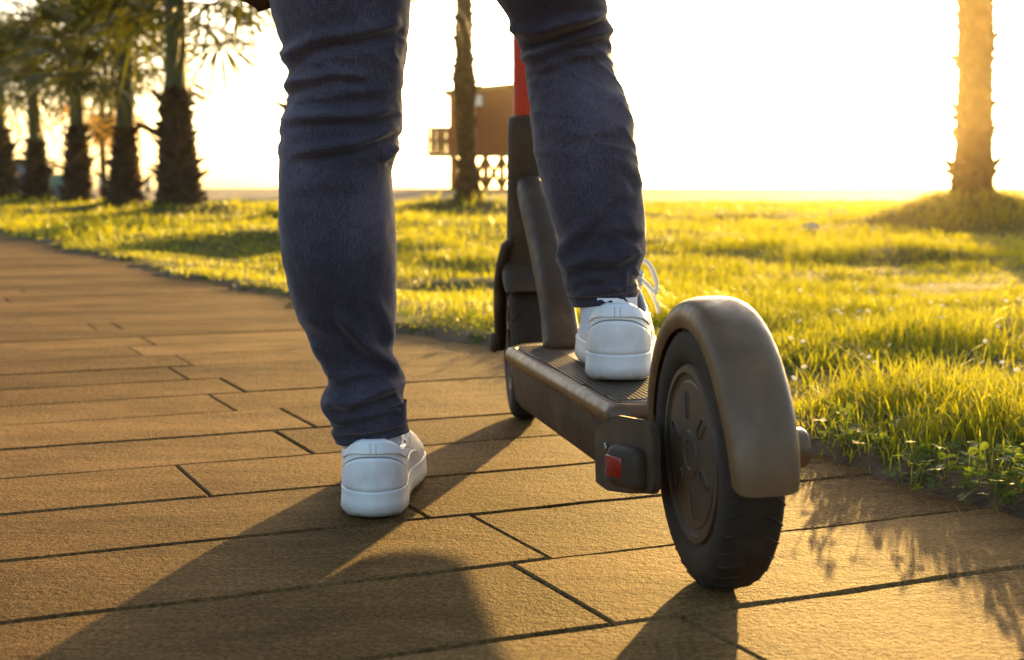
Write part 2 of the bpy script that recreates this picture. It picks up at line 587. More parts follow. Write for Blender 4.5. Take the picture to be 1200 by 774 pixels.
def ground_sheet():
    ys = np.concatenate([np.linspace(-30, 0, 8), np.linspace(0.4, 8, 110), np.linspace(8.2, 40, 130), np.linspace(40.5, 80, 70), np.linspace(84, 140, 10)])
    us = np.concatenate([[-40, -10, -4, -2, -1.4], np.linspace(-1, 1, 121), [1.4, 2, 4, 10, 40]])
    Y, U = np.meshgrid(ys, us, indexing='ij')
    X = U * (1.1 + 0.52 * np.maximum(Y, 0))
    Z = height(X, Y)
    v = np.stack([X, Y, Z], -1).reshape(-1, 3)
    me = bpy.data.meshes.new('lawn')
    fs = grid_faces(len(ys), len(us))
    me.from_pydata(v.tolist(), [], fs)
    me.materials.append(M['lawn'])
    me.materials.append(M['soil'])
    me.materials.append(M['gravel'])
    cen = np.array([v[list(f)].mean(0) for f in fs])
    e = edge_dist(cen[:, 0], cen[:, 1])
    mi = np.zeros(len(fs), dtype=np.int32)
    mi[(e < 0.05)] = 1
    lim = 36 + 5 * (vnoise(cen[:, 0], cen[:, 1], 0.12, 5) - 0.5) + 1.5 * (vnoise(cen[:, 0], cen[:, 1], 0.8, 8) - 0.5)
    mi[cen[:, 1] > lim] = 2
    me.polygons.foreach_set('material_index', mi)
    o = link('lawn', me, None)
    tag(o, 'sunlit lawn running out to a gravel beach', kind='structure')
    bm = bmesh.new()
    q = [bm.verts.new(p) for p in ((-2500, 90, -0.9), (2500, 90, -0.9), (2500, 2600, -0.9), (-2500, 2600, -0.9))]
    bm.faces.new(q)
    tag(from_bm('sea', bm, M['sea']), 'flat sea beyond the gravel beach', kind='structure')
    bm = bmesh.new()
    q = [bm.verts.new(p) for p in ((-900, -900, -1.75), (900, -900, -1.75), (900, 100, -1.75), (-900, 100, -1.75))]
    bm.faces.new(q)
    tag(from_bm('terrain', bm, M['gravel']), kind='structure')


ground_sheet()

# ------------------------------------------------------------------ path of stamped planks
A2 = np.array([math.cos(PLANK_ANG), math.sin(PLANK_ANG)])       # along the planks
B2 = np.array([-A2[1], A2[0]])                                  # across, going away


def sb(px, py):
    g = ground(px, py)
    return g.x * A2[0] + g.y * A2[1], g.x * B2[0] + g.y * B2[1]


ROW0 = sb(600, 597.7)[1]
PITCHW = (sb(600, 515)[1] - sb(600, 751)[1]) / 4


def build_path():
    ys = np.concatenate([np.linspace(-8, 1, 12), np.linspace(1.2, 12, 60), np.linspace(13, 60, 40)])
    ex = np.interp(ys, EDGE_Y, EDGE_X)
    v = [(x - 3.9, y, -0.0055) for x, y in zip(ex, ys)] + [(x + 0.03, y, -0.0055) for x, y in zip(ex, ys)]
    n = len(ys)
    f = [(i, n + i, n + i + 1, i + 1) for i in range(n - 1)]
    path = from_data('path', v, f, M['joint'], smooth=False)
    tag(path, 'wide footpath of wood grain stamped concrete planks', kind='structure')
    # butt joints read off the photograph, per row
    known = {}
    for p0, p1 in [((552, 604), (645, 654)), ((600, 664), (718, 727)), ((330, 509), (364.6, 530.6)), ((326, 478), (365, 498)),
                   ((239.5, 459.4), (272.7, 478.8)), ((254.6, 442), (280.5, 455)), ((476, 590), (499, 606)), ((800, 723), (897, 774)),
                   ((200, 432), (217, 442)), ((202, 415), (220, 424)), ((147, 404), (161, 414)), ((160, 392), (176, 401)),
                   ((110, 383), (119, 391)), ((128, 377), (143, 385))]:
        a, b = sb(*p0), sb(*p1)
        k = round(((a[1] + b[1]) / 2 - ROW0) / PITCHW - 0.5)
        known.setdefault(k, []).append((a[0] + b[0]) / 2)
    rr = random.Random(3)
    last = 46
    gap = 0.0042
    gaps = {k: rr.choice((0.0014, 0.0020, 0.0025, 0.0032)) for k in range(-9, last + 2)}
    gaps[0] = 0.0036
    for k in gaps:
        if k > 6:
            gaps[k] *= 0.6
    for k in range(-8, last):
        b0 = ROW0 + k * PITCHW + gaps[k] / 2
        b1 = ROW0 + (k + 1) * PITCHW - gaps[k + 1] / 2
        bm_ = (b0 + b1) / 2
        # where the row meets both edges of the path
        s_hi = None
        for s in np.arange(8, -14, -0.02):
            x, y = A2 * s + B2 * bm_
            if edge_dist(np.array([x]), np.array([y]))[0] < 0.035:
                s_hi = s
                break
        s_lo = s_hi - 3.8
        cuts = sorted(known.get(k, []))
        if not cuts:
            cuts = [s_hi - rr.uniform(0.3, 1.4)]
        while cuts[0] - 2.7 > s_lo:
            cuts.insert(0, cuts[0] - rr.uniform(2.2, 2.6))
        while cuts[-1] + 1.7 < s_hi:
            cuts.append(cuts[-1] + rr.uniform(1.4, 1.7))
        ends = [s_lo] + [c for c in cuts if s_lo + 0.15 < c < s_hi - 0.12] + [s_hi]
        if k >= 24:
            ends = [s_lo, s_hi] if k % 2 else ends
        for s0, s1 in zip(ends, ends[1:]):
            gs = 0.0026 if k < 6 else 0.0015
            s0 += gs / 2
            s1 -= gs / 2
            n = 30 if k < 5 else (10 if k < 14 else 3)
            ox, oy = A2 * ((s0 + s1) / 2) + B2 * bm_
            vv, ff = [], []
            tz = rr.uniform(-0.0008, 0.0008)
            tw = rr.uniform(-0.0010, 0.0010)
            n += 2
            for i in range(n + 1):
                s = s0 + (s1 - s0) * ((i - 1) / (n - 2)) if 0 < i < n else (s0 - 0.0 if i == 0 else s1)
                s += 0.0022 if i == 1 else (-0.0022 if i == n - 1 else 0)
                j0 = 0.0010 * math.sin(s * 31 + k * 2.1) + 0.0022 * mnoise.noise(Vector((s * 22, k * 3.7, 0)))
                j1 = 0.0010 * math.sin(s * 31 + (k + 1) * 2.1) + 0.0022 * mnoise.noise(Vector((s * 22, k * 3.7 + 1.9, 5)))
                inset = 0.003 if i in (0, n) else 0.0
                for q, (b, z) in enumerate(((b0 + j0, -0.0065), (b0 + j0, -0.0028), (b0 + j0 + 0.0035, 0.0), (b1 + j1 - 0.0035, 0.0), (b1 + j1, -0.0028), (b1 + j1, -0.0065))):
                    zz = z - (0.0016 if (i in (0, n) and q in (2, 3)) else 0)
                    zz += tz + tw * (q - 2.5) / 2.5 if q not in (0, 5) else 0
                    p = A2 * s + B2 * b
                    vv.append((p[0] - ox, p[1] - oy, zz))
                for q in range(5):
                    if i:
                        a = (i - 1) * 6 + q
                        ff.append((a, a + 6, a + 7, a + 1))
            ff.append(tuple(range(0, 6)))
            ff.append(tuple(range(n * 6 + 5, n * 6 - 1, -1)))
            o = from_data('paving_plank', vv, ff, M['plank'], path, smooth=False)
            o.location = (ox, oy, 0)
    # beyond the planks that can be told apart
    b0 = ROW0 + last * PITCHW
    strip_v, strip_f = [], []
    for i, b in enumerate(np.linspace(b0, b0 + 55, 60)):
        s_hi = None
        for s in np.arange(30, -60, -0.05):
            x, y = A2 * s + B2 * b
            if edge_dist(np.array([x]), np.array([y]))[0] < 0.03:
                s_hi = s
                break
        for s in (s_hi - 3.8, s_hi):
            p = A2 * s + B2 * b
            strip_v.append((p[0], p[1], 0.0))
        if i:
            a = 2 * i
            strip_f.append((a - 2, a - 1, a + 1, a))
    from_data('far_paving', strip_v, strip_f, M['plank'], path, smooth=False)


build_path()


# ------------------------------------------------------------------ grass
def blades(n_list):
    pass


def make_grass():
    pos, hh, ww = [], [], []
    zones = [(1.15, 2.2, 19000, 1.0), (2.2, 3.2, 14000, 1.1), (3.2, 5.0, 6500, 1.4), (5, 8, 2300, 2.1), (8, 14, 620, 3.6), (14, 24, 210, 5.5), (24, 41, 75, 8.0)]
    for y0, y1, dens, wid in zones:
        xr = 0.47 * y1 + 0.7
        n = int(dens * 2 * xr * (y1 - y0))
        x = rng.uniform(-xr, xr, n)
        y = rng.uniform(y0, y1, n)
        keep = np.abs(x) < 0.45 * y + 0.55
        x, y = x[keep], y[keep]
        d = edge_dist(x, y)
        nz = vnoise(x, y, 3.2, 11) * 0.6 + vnoise(x, y, 9.0, 12) * 0.4
        near_bare = sstep(0.30, 0.62, x) * (y < 3)          # taller, denser towards the right
        ramp_w = 0.22
        pk = sstep(-0.05 + 0.08 * (nz - 0.4), 0.16, d) * (0.18 + 0.82 * sstep(0.28, 0.62, nz))
        far_fade = 1 - sstep(30, 39, y + 6 * (vnoise(x, y, 0.12, 5) - 0.5))
        keep = (rng.random(len(x)) < pk * far_fade)
        x, y, d, nz = x[keep], y[keep], d[keep], nz[keep]
        tall = vnoise(x, y, 1.1, 13) * 0.5 + vnoise(x, y, 3.0, 14) * 0.5
        h = 0.78 * (0.020 + 0.088 * sstep(0.2, 0.8, tall) + 0.03 * sstep(0.40, 0.55, x) * (y < 2.4)) * (0.35 + 0.65 * sstep(0.0, 0.30, d)) * rng.uniform(0.55, 1.25, len(x))
        h *= 1 + 0.18 * np.clip(wid - 1, 0, 3) * 0.3
        for p in PALMS[:8]:
            h *= 1 + 0.9 * np.exp(-((x - p[1]) ** 2 + (y - p[2]) ** 2) / 0.9)
        pos.append(np.stack([x, y], 1))
        hh.append(h)
        ww.append(np.full(len(x), 0.0021 * wid) * rng.uniform(0.7, 1.35, len(x)))
    P = np.concatenate(pos)
    H = np.concatenate(hh)
    W = np.concatenate(ww)
    n = len(P)
    z = height(P[:, 0], P[:, 1]) - 0.004
    az = rng.uniform(0, 2 * PI, n)
    lean = rng.uniform(0.1, 0.95, n) * H
    dx, dy = np.cos(az), np.sin(az)
    fa = az + rng.uniform(0.9, 2.2, n)
    wx, wy = np.cos(fa), np.sin(fa)
    co = np.zeros((n, 7, 3), dtype=np.float32)
    for i, (t, wf) in enumerate(((0, 0.8), (0.38, 1.0), (0.74, 0.65))):
        for s, q in ((-1, 0), (1, 1)):
            k = i * 2 + q
            co[:, k, 0] = P[:, 0] + dx * lean * t ** 1.9 + s * wx * W * wf / 2
            co[:, k, 1] = P[:, 1] + dy * lean * t ** 1.9 + s * wy * W * wf / 2
            co[:, k, 2] = z + H * (t - 0.14 * t * t)
    co[:, 6, 0] = P[:, 0] + dx * lean
    co[:, 6, 1] = P[:, 1] + dy * lean
    co[:, 6, 2] = z + H * 0.86
    base = (np.arange(n) * 7)[:, None, None]
    tri = np.array([[0, 1, 3], [0, 3, 2], [2, 3, 5], [2, 5, 4], [4, 5, 6]])[None]
    tris = (base + tri).reshape(-1, 3)
    hue = np.clip(0.55 * vnoise(P[:, 0], P[:, 1], 1.6, 21) + 0.45 * rng.random(n), 0, 1)
    o = fast_mesh('grass', co.reshape(-1, 3), tris, M['grass'], {'rnd': np.repeat(hue, 7)})
    tag(o, 'backlit yellow green lawn grass in uneven tufts', 'grass', kind='stuff')
    print('grass blades', n)

    # dry straw and litter along the border
    n = 1300
    y = rng.uniform(1.2, 6.0, n)
    x = np.interp(y, EDGE_Y, EDGE_X) + rng.normal(0.03, 0.07, n)
    L = rng.uniform(0.01, 0.045, n)
    a = rng.uniform(0, 2 * PI, n)
    d = edge_dist(x, y)
    zz = np.maximum(height(x, y), np.where(d < 0.03, 0.0, -1)) + rng.uniform(0.001, 0.006, n)
    c = np.zeros((n, 3, 3), dtype=np.float32)
    c[:, 0] = np.stack([x - np.sin(a) * 0.0012, y + np.cos(a) * 0.0012, zz], 1)
    c[:, 1] = np.stack([x + np.sin(a) * 0.0012, y - np.cos(a) * 0.0012, zz], 1)
    c[:, 2] = np.stack([x + np.cos(a) * L, y + np.sin(a) * L, zz + rng.uniform(-0.001, 0.012, n)], 1)
    keep = d > -0.035
    c = c[keep]
    n = len(c)
    o = fast_mesh('straw', c.reshape(-1, 3), np.arange(n * 3).reshape(-1, 3), M['straw'], {'rnd': np.repeat(rng.random(n), 3)})
    tag(o, 'dry straw and litter along the lawn edge', 'straw', kind='stuff')

    # clover and small weeds at the border
    vs, ts, at_ = [], [], []
    r = random.Random(5)
    spots = []
    for _ in range(420):
        yy = r.uniform(1.2, 3.4)
        xx = float(np.interp(yy, EDGE_Y, EDGE_X)) + r.gauss(0.06, 0.05) + 0.01
        if yy < 1.55 or (yy < 1.8 and r.random() < 0.15) or r.random() < 0.05:
            spots.append((xx, yy))
    for xx, yy in spots:
        if edge_dist(np.array([xx]), np.array([yy]))[0] < -0.015:
            continue
        z0 = float(height(np.array([xx]), np.array([yy]))[0])
        for _ in range(r.randint(2, 5)):
            hx, hy, hz = xx + r.gauss(0, 0.014), yy + r.gauss(0, 0.014), max(z0, 0) + r.uniform(0.006, 0.035)
            a0 = r.uniform(0, 6.28)
            sz = r.uniform(0.0045, 0.010)
            til = Vector((r.gauss(0, 0.45), r.gauss(0, 0.45), 1)).normalized()
            q = til.to_track_quat('Z', 'Y')
            rn = r.random()
            for l in range(3):
                aa = a0 + l * 2.094
                b = len(vs)
                for (u, v_, zz_) in ((0, 0, 0), (0.55, -0.5, 0.06), (1.15, -0.42, 0.1), (1.3, 0, 0.02), (1.15, 0.42, 0.1), (0.55, 0.5, 0.06)):
                    p = Vector((math.cos(aa) * u - math.sin(aa) * v_, math.sin(aa) * u + math.cos(aa) * v_, zz_)) * sz
                    p = q @ p
                    vs.append((hx + p.x, hy + p.y, hz + p.z))
                    at_.append(rn)
                for k in range(1, 5):
                    ts.append((b, b + k, b + k + 1))
            b = len(vs)
            for p in ((hx - 0.0006, hy, hz), (hx + 0.0006, hy, hz), (xx, yy, z0 - 0.005)):
                vs.append(p)
                at_.append(rn)
            ts.append((b, b + 1, b + 2))
    o = fast_mesh('clover', np.array(vs), np.array(ts), M['clover'], {'rnd': np.array(at_)})
    tag(o, 'low clover and small leafy weeds along the path border', 'clover', kind='stuff')

    # tiny pale flowers
    vs, ts, at_ = [], [], []
    for _ in range(150):
        yy = r.uniform(1.9, 5.5)
        xx = r.uniform(0.14, 0.42) * yy
        if vnoise(np.array([xx]), np.array([yy]), 2.0, 31)[0] < 0.5:
            continue
        z0 = float(height(np.array([xx]), np.array([yy]))[0]) + r.uniform(0.03, 0.06)
        q = Vector((r.gauss(0, 0.5), r.gauss(0, 0.5) - 0.4, 1)).normalized().to_track_quat('Z', 'Y')
        for l in range(5):
            aa = l * 1.2566
            b = len(vs)
            for u, v_ in ((0, 0), (0.8, -0.4), (1.1, 0), (0.8, 0.4)):
                p = q @ (Vector((math.cos(aa) * u - math.sin(aa) * v_, math.sin(aa) * u + math.cos(aa) * v_, 0.2 * u)) * 0.0042)
                vs.append((xx + p.x, yy + p.y, z0 + p.z))
                at_.append(r.random())
            ts += [(b, b + 1, b + 2), (b, b + 2, b + 3)]
    if vs:
        o = fast_mesh('flowers', np.array(vs), np.array(ts), M['petal'], {'rnd': np.array(at_)})
        tag(o, 'tiny pale flowers dotted in the grass', 'flowers', kind='stuff')


make_grass()


# ------------------------------------------------------------------ scooter
RW = 0.108
g0 = ground(841, 684)
g1 = ground(617, 489)
YAW = math.atan2(-(g1.x - g0.x), g1.y - g0.y)
WB = math.hypot(g1.x - g0.x, g1.y - g0.y)
scooter = empty('electric_scooter', (g0.x, g0.y, 0.0), (0, R(-1.6), YAW))
tag(scooter, 'black electric scooter with a red stem parked along the paved path', 'scooter')


def wheel(name, y, parent, steer=0.0):
    half = [(0.0195, 0.076), (0.0195, 0.0725), (0.0225, 0.0710), (0.0228, 0.0665), (0.0205, 0.0645), (0.0200, 0.0600), (0.0212, 0.0585), (0.0216, 0.0200), (0.0230, 0.0190), (0.0232, 0.0120), (0.0222, 0.0110), (0.0222, 0.0)]
    prof = [(-x, r) for x, r in half[::-1]] + half
    v, f = lathe_x(prof, 72, False)
    wh = from_data(name, v, f, M['hub'], parent)
    smooth_by_angle(wh, 30)
    wh.location = (0, y, RW)
    wh.rotation_euler = (0, 0, steer)
    # tyre
    n, m = 96, 40
    vs = []
    for k in range(n):
        th = 2 * PI * k / n
        for j in range(m):
            a = 2 * PI * j / m
            ca, sa = math.cos(a), math.sin(a)
            e = 0.62
            x = 0.0242 * math.copysign(abs(sa) ** e, sa)
            r = 0.088 + 0.020 * math.copysign(abs(ca) ** 0.85, ca)
            if ca > 0.05:   # tread: curved sipes and one ridge line near the shoulder
                if abs(abs(x) - 0.0214) < 0.0012:
                    r -= 0.0006
            vs.append((x, r * math.cos(th), r * math.sin(th)))
    fs = []
    for k in range(n):
        k2 = (k + 1) % n
        for j in range(m):
            j2 = (j + 1) % m
            fs.append((k * m + j, k * m + j2, k2 * m + j2, k2 * m + j))
    ty = from_data('tyre', vs, fs, M['rubber'], wh)
    # sipes: thin curved grooves laid as shallow ribs
    bm = bmesh.new()
    for k in range(36):
        th0 = 2 * PI * k / 36
        for sgn in (-1, 1):
            pts = []
            for q in range(6):
                u = q / 5
                x = sgn * (0.004 + 0.0175 * u)
                sa = min(1, abs(x) / 0.0242) ** (1 / 0.62)
                ca = math.sqrt(max(0, 1 - sa * sa))
                r = 0.088 + 0.020 * ca ** 0.85 - 0.0002
                th = th0 + 0.14 * u ** 1.5 + (0.087 if sgn > 0 else 0)
                pts.append((x, r * math.cos(th), r * math.sin(th)))
            bm_tube(bm, pts, 0.0011, 5, False)
    from_bm('tread_rib', bm, M['rubber'], wh, True)['kind'] = 'stuff'
    # slots in the hub face
    for sx in (-1, 1):
        for k in range(6):
            a = 2 * PI * k / 6 + 0.35
            bm = bmesh.new()
            outer, inner = [], []
            for q in range(20):
                t = 2 * PI * q / 20
                lx = (0.0055, 0.0026, 0.0062)[k % 3] * math.cos(t)
                ly = 0.0050 * math.sin(t) + (0.0080 if math.sin(t) > 0 else -0.0080)
                for lst, sc, off in ((outer, 1.0, 0.0205), (inner, 0.74, 0.0226)):
                    rr_, tt_ = 0.0400 + ly * (1 if sc == 1 else 0.85), lx * sc
                    y_ = rr_ * math.cos(a) - tt_ * math.sin(a)
                    z_ = rr_ * math.sin(a) + tt_ * math.cos(a)
                    lst.append(bm.verts.new((sx * off, y_, z_)))
            for q in range(20):
                bm.faces.new((outer[q], outer[(q + 1) % 20], inner[(q + 1) % 20], inner[q]))
            low = [bm.verts.new((sx * 0.0206, v_.co.y, v_.co.z)) for v_ in inner]
            for q in range(20):
                bm.faces.new((inner[q], inner[(q + 1) % 20], low[(q + 1) % 20], low[q]))
            bm.faces.new(low)
            from_bm('hub_slot', bm, M['hub'], wh, False)
    return wh


def fender(name, y, a0, a1, parent, ro=0.127, hw=0.0274, skirt=0.022, steer=0.0, mat=None):
    """arc of a U-profiled mudguard; angle 0 = rear horizontal, 90 = top"""
    n, m = 56, 25
    outs = []
    for layer, off in ((0, 0.0), (1, 0.003)):
        for i in range(n):
            t = i / (n - 1)
            a = a0 + (a1 - a0) * t
            for j in range(m):
                s = -1 + 2 * j / (m - 1)
                ss = math.sin(s * PI / 2)
                hw_ = hw * (1 - 0.10 * max(0, (0.16 - t) / 0.16) ** 2)
                x = math.copysign(abs(ss) ** 0.75, ss) * (hw_ - off)
                c = math.cos(s * PI / 2)
                sk = skirt * (0.55 + 0.45 * sstep(0.0, 0.25, t))
                r = ro - off - sk * (1 - c ** 0.62)
                aa = a
                if i == 0:
                    aa = a + 0.05 * abs(s) ** 3
                outs.append((x, -r * math.cos(aa), r * math.sin(aa)))
    fs = []
    L = n * m
    for i in range(n - 1):
        for j in range(m - 1):
            q = (i * m + j, i * m + j + 1, (i + 1) * m + j + 1, (i + 1) * m + j)
            fs.append(q)
            fs.append(tuple(L + k for k in q[::-1]))
    for i in range(n - 1):
        for j in (0, m - 1):
            fs.append((i * m + j, (i + 1) * m + j, L + (i + 1) * m + j, L + i * m + j))
    for j in range(m - 1):
        for i in (0, n - 1):
            fs.append((i * m + j, i * m + j + 1, L + i * m + j + 1, L + i * m + j))
    o = from_data(name, outs, fs, mat or M['fender'], parent)
    bm = bmesh.new()
    bm.from_mesh(o.data)
    bmesh.ops.recalc_face_normals(bm, faces=bm.faces)
    bm.to_mesh(o.data)
    bm.free()
    smooth_by_angle(o, 50)
    o.location = (0, y, RW)
    o.rotation_euler = (0, 0, steer)
    return o


wheel('rear_wheel', 0, scooter)
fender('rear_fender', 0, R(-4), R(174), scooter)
STEER = -YAW * 0.6
wheel('front_wheel', WB, scooter, STEER)
fender('front_fender', WB, R(38), R(150), scooter, ro=0.127, hw=0.032, steer=STEER, mat=M['black'])


def deck_outline(inset=0.0, y0=0.135, y1=0.665, hw=0.066, rf=0.045, rr_=0.02, taper=0.012):
    pts = []
    hwf = hw - inset
    ya, yb = y0 + inset, y1 - inset
    for a in np.linspace(0, PI / 2, 9):       # front right corner
        pts.append((hwf - rf + rf * math.cos(a), yb - rf + rf * math.sin(a)))
    for a in np.linspace(PI / 2, PI, 9):
        pts.append((-hwf + rf + rf * math.cos(a), yb - rf + rf * math.sin(a)))
    hr = hwf - taper
    for a in np.linspace(PI, 1.5 * PI, 6):
        pts.append((-hr + rr_ + rr_ * math.cos(a), ya + rr_ + rr_ * math.sin(a)))
    for a in np.linspace(1.5 * PI, 2 * PI, 6):
        pts.append((hr - rr_ + rr_ * math.cos(a), ya + rr_ + rr_ * math.sin(a)))
    return pts


def layered(name, layers, mat, parent, cap_top=True, cap_bot=True, angle=40):
    n = len(layers[0][0])
    v = [(p[0], p[1], z) for pts, z in layers for p in pts]
    f = grid_faces(len(layers), n, True)
    if cap_bot:
        f.append(tuple(range(n - 1, -1, -1)))
    if cap_top:
        f.append(tuple((len(layers) - 1) * n + k for k in range(n)))
    o = from_data(name, v, f, mat, parent)
    bm = bmesh.new()
    bm.from_mesh(o.data)
    bmesh.ops.recalc_face_normals(bm, faces=bm.faces)
    bm.to_mesh(o.data)
    bm.free()
    smooth_by_angle(o, angle)
    return o


DZ = 0.128
deck = layered('deck', [(deck_outline(0.022), 0.054), (deck_outline(0.014), 0.056), (deck_outline(0.008), 0.066), (deck_outline(0.005), 0.108),
                        (deck_outline(0.005), 0.1085)], M['black'], scooter)
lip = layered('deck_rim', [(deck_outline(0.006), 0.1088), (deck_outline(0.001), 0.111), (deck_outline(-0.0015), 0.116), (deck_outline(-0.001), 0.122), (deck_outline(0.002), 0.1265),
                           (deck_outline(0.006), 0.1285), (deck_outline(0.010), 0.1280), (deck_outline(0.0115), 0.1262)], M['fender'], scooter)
mat_o = layered('grip_mat', [(deck_outline(0.013), 0.1264), (deck_outline(0.013), 0.1282), (deck_outline(0.0138), 0.1286)], M['mat'], scooter)
# raised grip dots, in fields that leave a plain patch in the middle
bm = bmesh.new()
for iy in range(78):
    for ix in range(-10, 11):
        y = 0.165 + iy * 0.0060
        x = ix * 0.0048
        if abs(x) > 0.0485 - 0.010 * max(0, (0.28 - y) / 0.15):
            continue
        if 0.30 < y < 0.62 and x > -0.012:
            continue
        if y > 0.625:
            continue
        bm_box(bm, (x, y, 0.1290), (0.0026, 0.0034, 0.0016))
from_bm('grip_dot', bm, M['dot'], mat_o)['kind'] = 'stuff'

# side plates that carry the rear axle
for sx in (-1, 1):
    bm = bmesh.new()
    out = [(0.030, 0.131), (0.05, 0.1295), (0.10, 0.126), (0.17, 0.107), (0.17, 0.052), (0.13, 0.0535), (0.08, 0.061), (0.045, 0.068), (0.028, 0.071), (0.021, 0.076), (0.0185, 0.085), (0.0205, 0.095), (0.0185, 0.105), (0.020, 0.120), (0.0235, 0.128)]
    lo = [bm.verts.new((sx * (0.0400 + 0.015 * sstep(0.02, 0.14, y)), y, z)) for y, z in out]
    hi = [bm.verts.new((sx * (0.0470 + 0.0145 * sstep(0.02, 0.14, y)), y, z)) for y, z in out]
    bm.faces.new(lo)
    bm.faces.new(hi[::-1])
    for k in range(len(out)):
        bm.faces.new((lo[k], lo[(k + 1) % len(out)], hi[(k + 1) % len(out)], hi[k]))
    bmesh.ops.recalc_face_normals(bm, faces=bm.faces)
    bmesh.ops.bevel(bm, geom=[e for e in bm.edges], offset=0.0015, segments=2, affect='EDGES')
    sp = from_bm('side_plate', bm, M['black'], scooter, False)
    smooth_by_angle(sp, 30)
    # rounded axle cap
    v, f = lathe_x([(-0.020, 0.0), (-0.020, 0.0165), (0.013, 0.0165), (0.0165, 0.0145), (0.0180, 0.010), (0.0185, 0.0)], 32, False)
    v = [(sx * (0.0590 + x), y, z) for x, y, z in v]
    if sx > 0:
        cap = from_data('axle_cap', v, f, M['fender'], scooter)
        cap.location = (0, 0, RW)
        smooth_by_angle(cap, 40)
    # bolts
    for by, bz in ((0.135, 0.092), (0.135, 0.068)):
        v, f = lathe_x([(0.0, 0.0), (0.0, 0.004), (0.002, 0.004), (0.0024, 0.003), (0.0022, 0.0)], 12, False)
        b_ = from_data('bolt', [(sx * (0.058 + x), y, z) for x, y, z in v], f, M['steel'], sp)
        b_.location = (0, by, bz)

# reflector block on each side plate, its lens turned outwards and back
for sx in (-1, 1):
    rz_ = Matrix.Rotation(sx * R(-22), 3, 'Z')
    cc = Vector((sx * 0.0585, 0.058, 0.0885))
    bm = bmesh.new()
    bm_box(bm, cc, (0.020, 0.044, 0.036), rz_, 0.0085, 4)
    hs = from_bm('reflector_housing', bm, M['black'], scooter, True)
    bm = bmesh.new()
    bm_box(bm, cc + rz_ @ Vector((sx * 0.0095, 0.0070, 0.001)), (0.0030, 0.022, 0.018), rz_, 0.0012, 2)
    from_bm('reflector', bm, M['red_lens'], hs, True)

# neck from deck up to the steering column
HEAD_Y = WB - 0.055
bm = bmesh.new()
npts = []
for (y, z, wx, wy) in ((0.600, 0.118, 0.029, 0.030), (0.607, 0.133, 0.0225, 0.026), (0.625, 0.17, 0.0205, 0.025), (0.665, 0.215, 0.0195, 0.026), (0.715, 0.262, 0.0190, 0.027),
                        (0.762, 0.300, 0.0185, 0.027), (0.790, 0.320, 0.0175, 0.025), (0.806, 0.330, 0.016, 0.02)):
    npts.append([(wx * math.copysign(abs(math.cos(a)) ** 0.7, math.cos(a)), y + wy * math.copysign(abs(math.sin(a)) ** 0.7, math.sin(a)) * 0.9,
                  z + wy * math.copysign(abs(math.sin(a)) ** 0.7, math.sin(a)) * -0.45) for a in np.linspace(0, 2 * PI, 28, endpoint=False)])
v = [p for r_ in npts for p in r_]
f = grid_faces(len(npts), 28, True)
f.append(tuple(range(27, -1, -1)))
f.append(tuple((len(npts) - 1) * 28 + k for k in range(28)))
neck = from_data('neck', v, f, M['black'], scooter)
box_obj('neck_bolt', (0, 0.645, 0.213), (0.008, 0.004, 0.008), M['steel'], neck, 0.002)


def column(z, ybase=None):
    """steering axis, leaning back as it rises"""
    return Vector((0, WB - 0.012 - 0.155 * (z - RW), z))


def ring_tube(name, zs, rads, mat, parent, n=28):
    vs = []
    for z, r_ in zip(zs, rads):
        c = column(z)
        for k in range(n):
            a = 2 * PI * k / n
            vs.append((c.x + r_ * math.cos(a), c.y + r_ * math.sin(a), c.z))
    f = grid_faces(len(zs), n, True)
    f.append(tuple(range(n - 1, -1, -1)))
    f.append(tuple((len(zs) - 1) * n + k for k in range(n)))
    o = from_data(name, vs, f, mat, parent)
    smooth_by_angle(o, 40)
    return o


ring_tube('steering_sleeve', [0.205, 0.215, 0.240, 0.33, 0.331, 0.334, 0.335, 0.41, 0.4155, 0.418], [0.026, 0.030, 0.0270, 0.0255, 0.0245, 0.0245, 0.0255, 0.0255, 0.0243, 0.020], M['black'], scooter)
ring_tube('stem', [0.417, 0.45, 0.9, 0.985], [0.0175, 0.0175, 0.0175, 0.0175], M['red_tube'], scooter)
# fork
for sx in (-1, 1):
    bm = bmesh.new()
    bm_tube(bm, [(sx * 0.0335, WB - 0.004, 0.098), (sx * 0.0345, WB - 0.006, 0.125), (sx * 0.0350, WB - 0.010, 0.160), (sx * 0.0345, WB - 0.018, 0.195), (sx * 0.031, WB - 0.026, 0.222), (sx * 0.026, WB - 0.034, 0.243), (sx * 0.010, WB - 0.036, 0.255)],
            [0.011, 0.018, 0.019, 0.020, 0.021, 0.021, 0.019], 18, True, 0.40)
    from_bm('fork_leg', bm, M['black'], scooter, True)
    v, f = lathe_x([(0.0, 0.0), (0.0, 0.014), (0.006, 0.014), (0.009, 0.010), (0.009, 0.0)], 20, False)
    cp = from_data('axle_cap', [(sx * (0.040 + x), y, z) for x, y, z in v], f, M['black'], scooter)
    cp.location = (0, WB, RW)
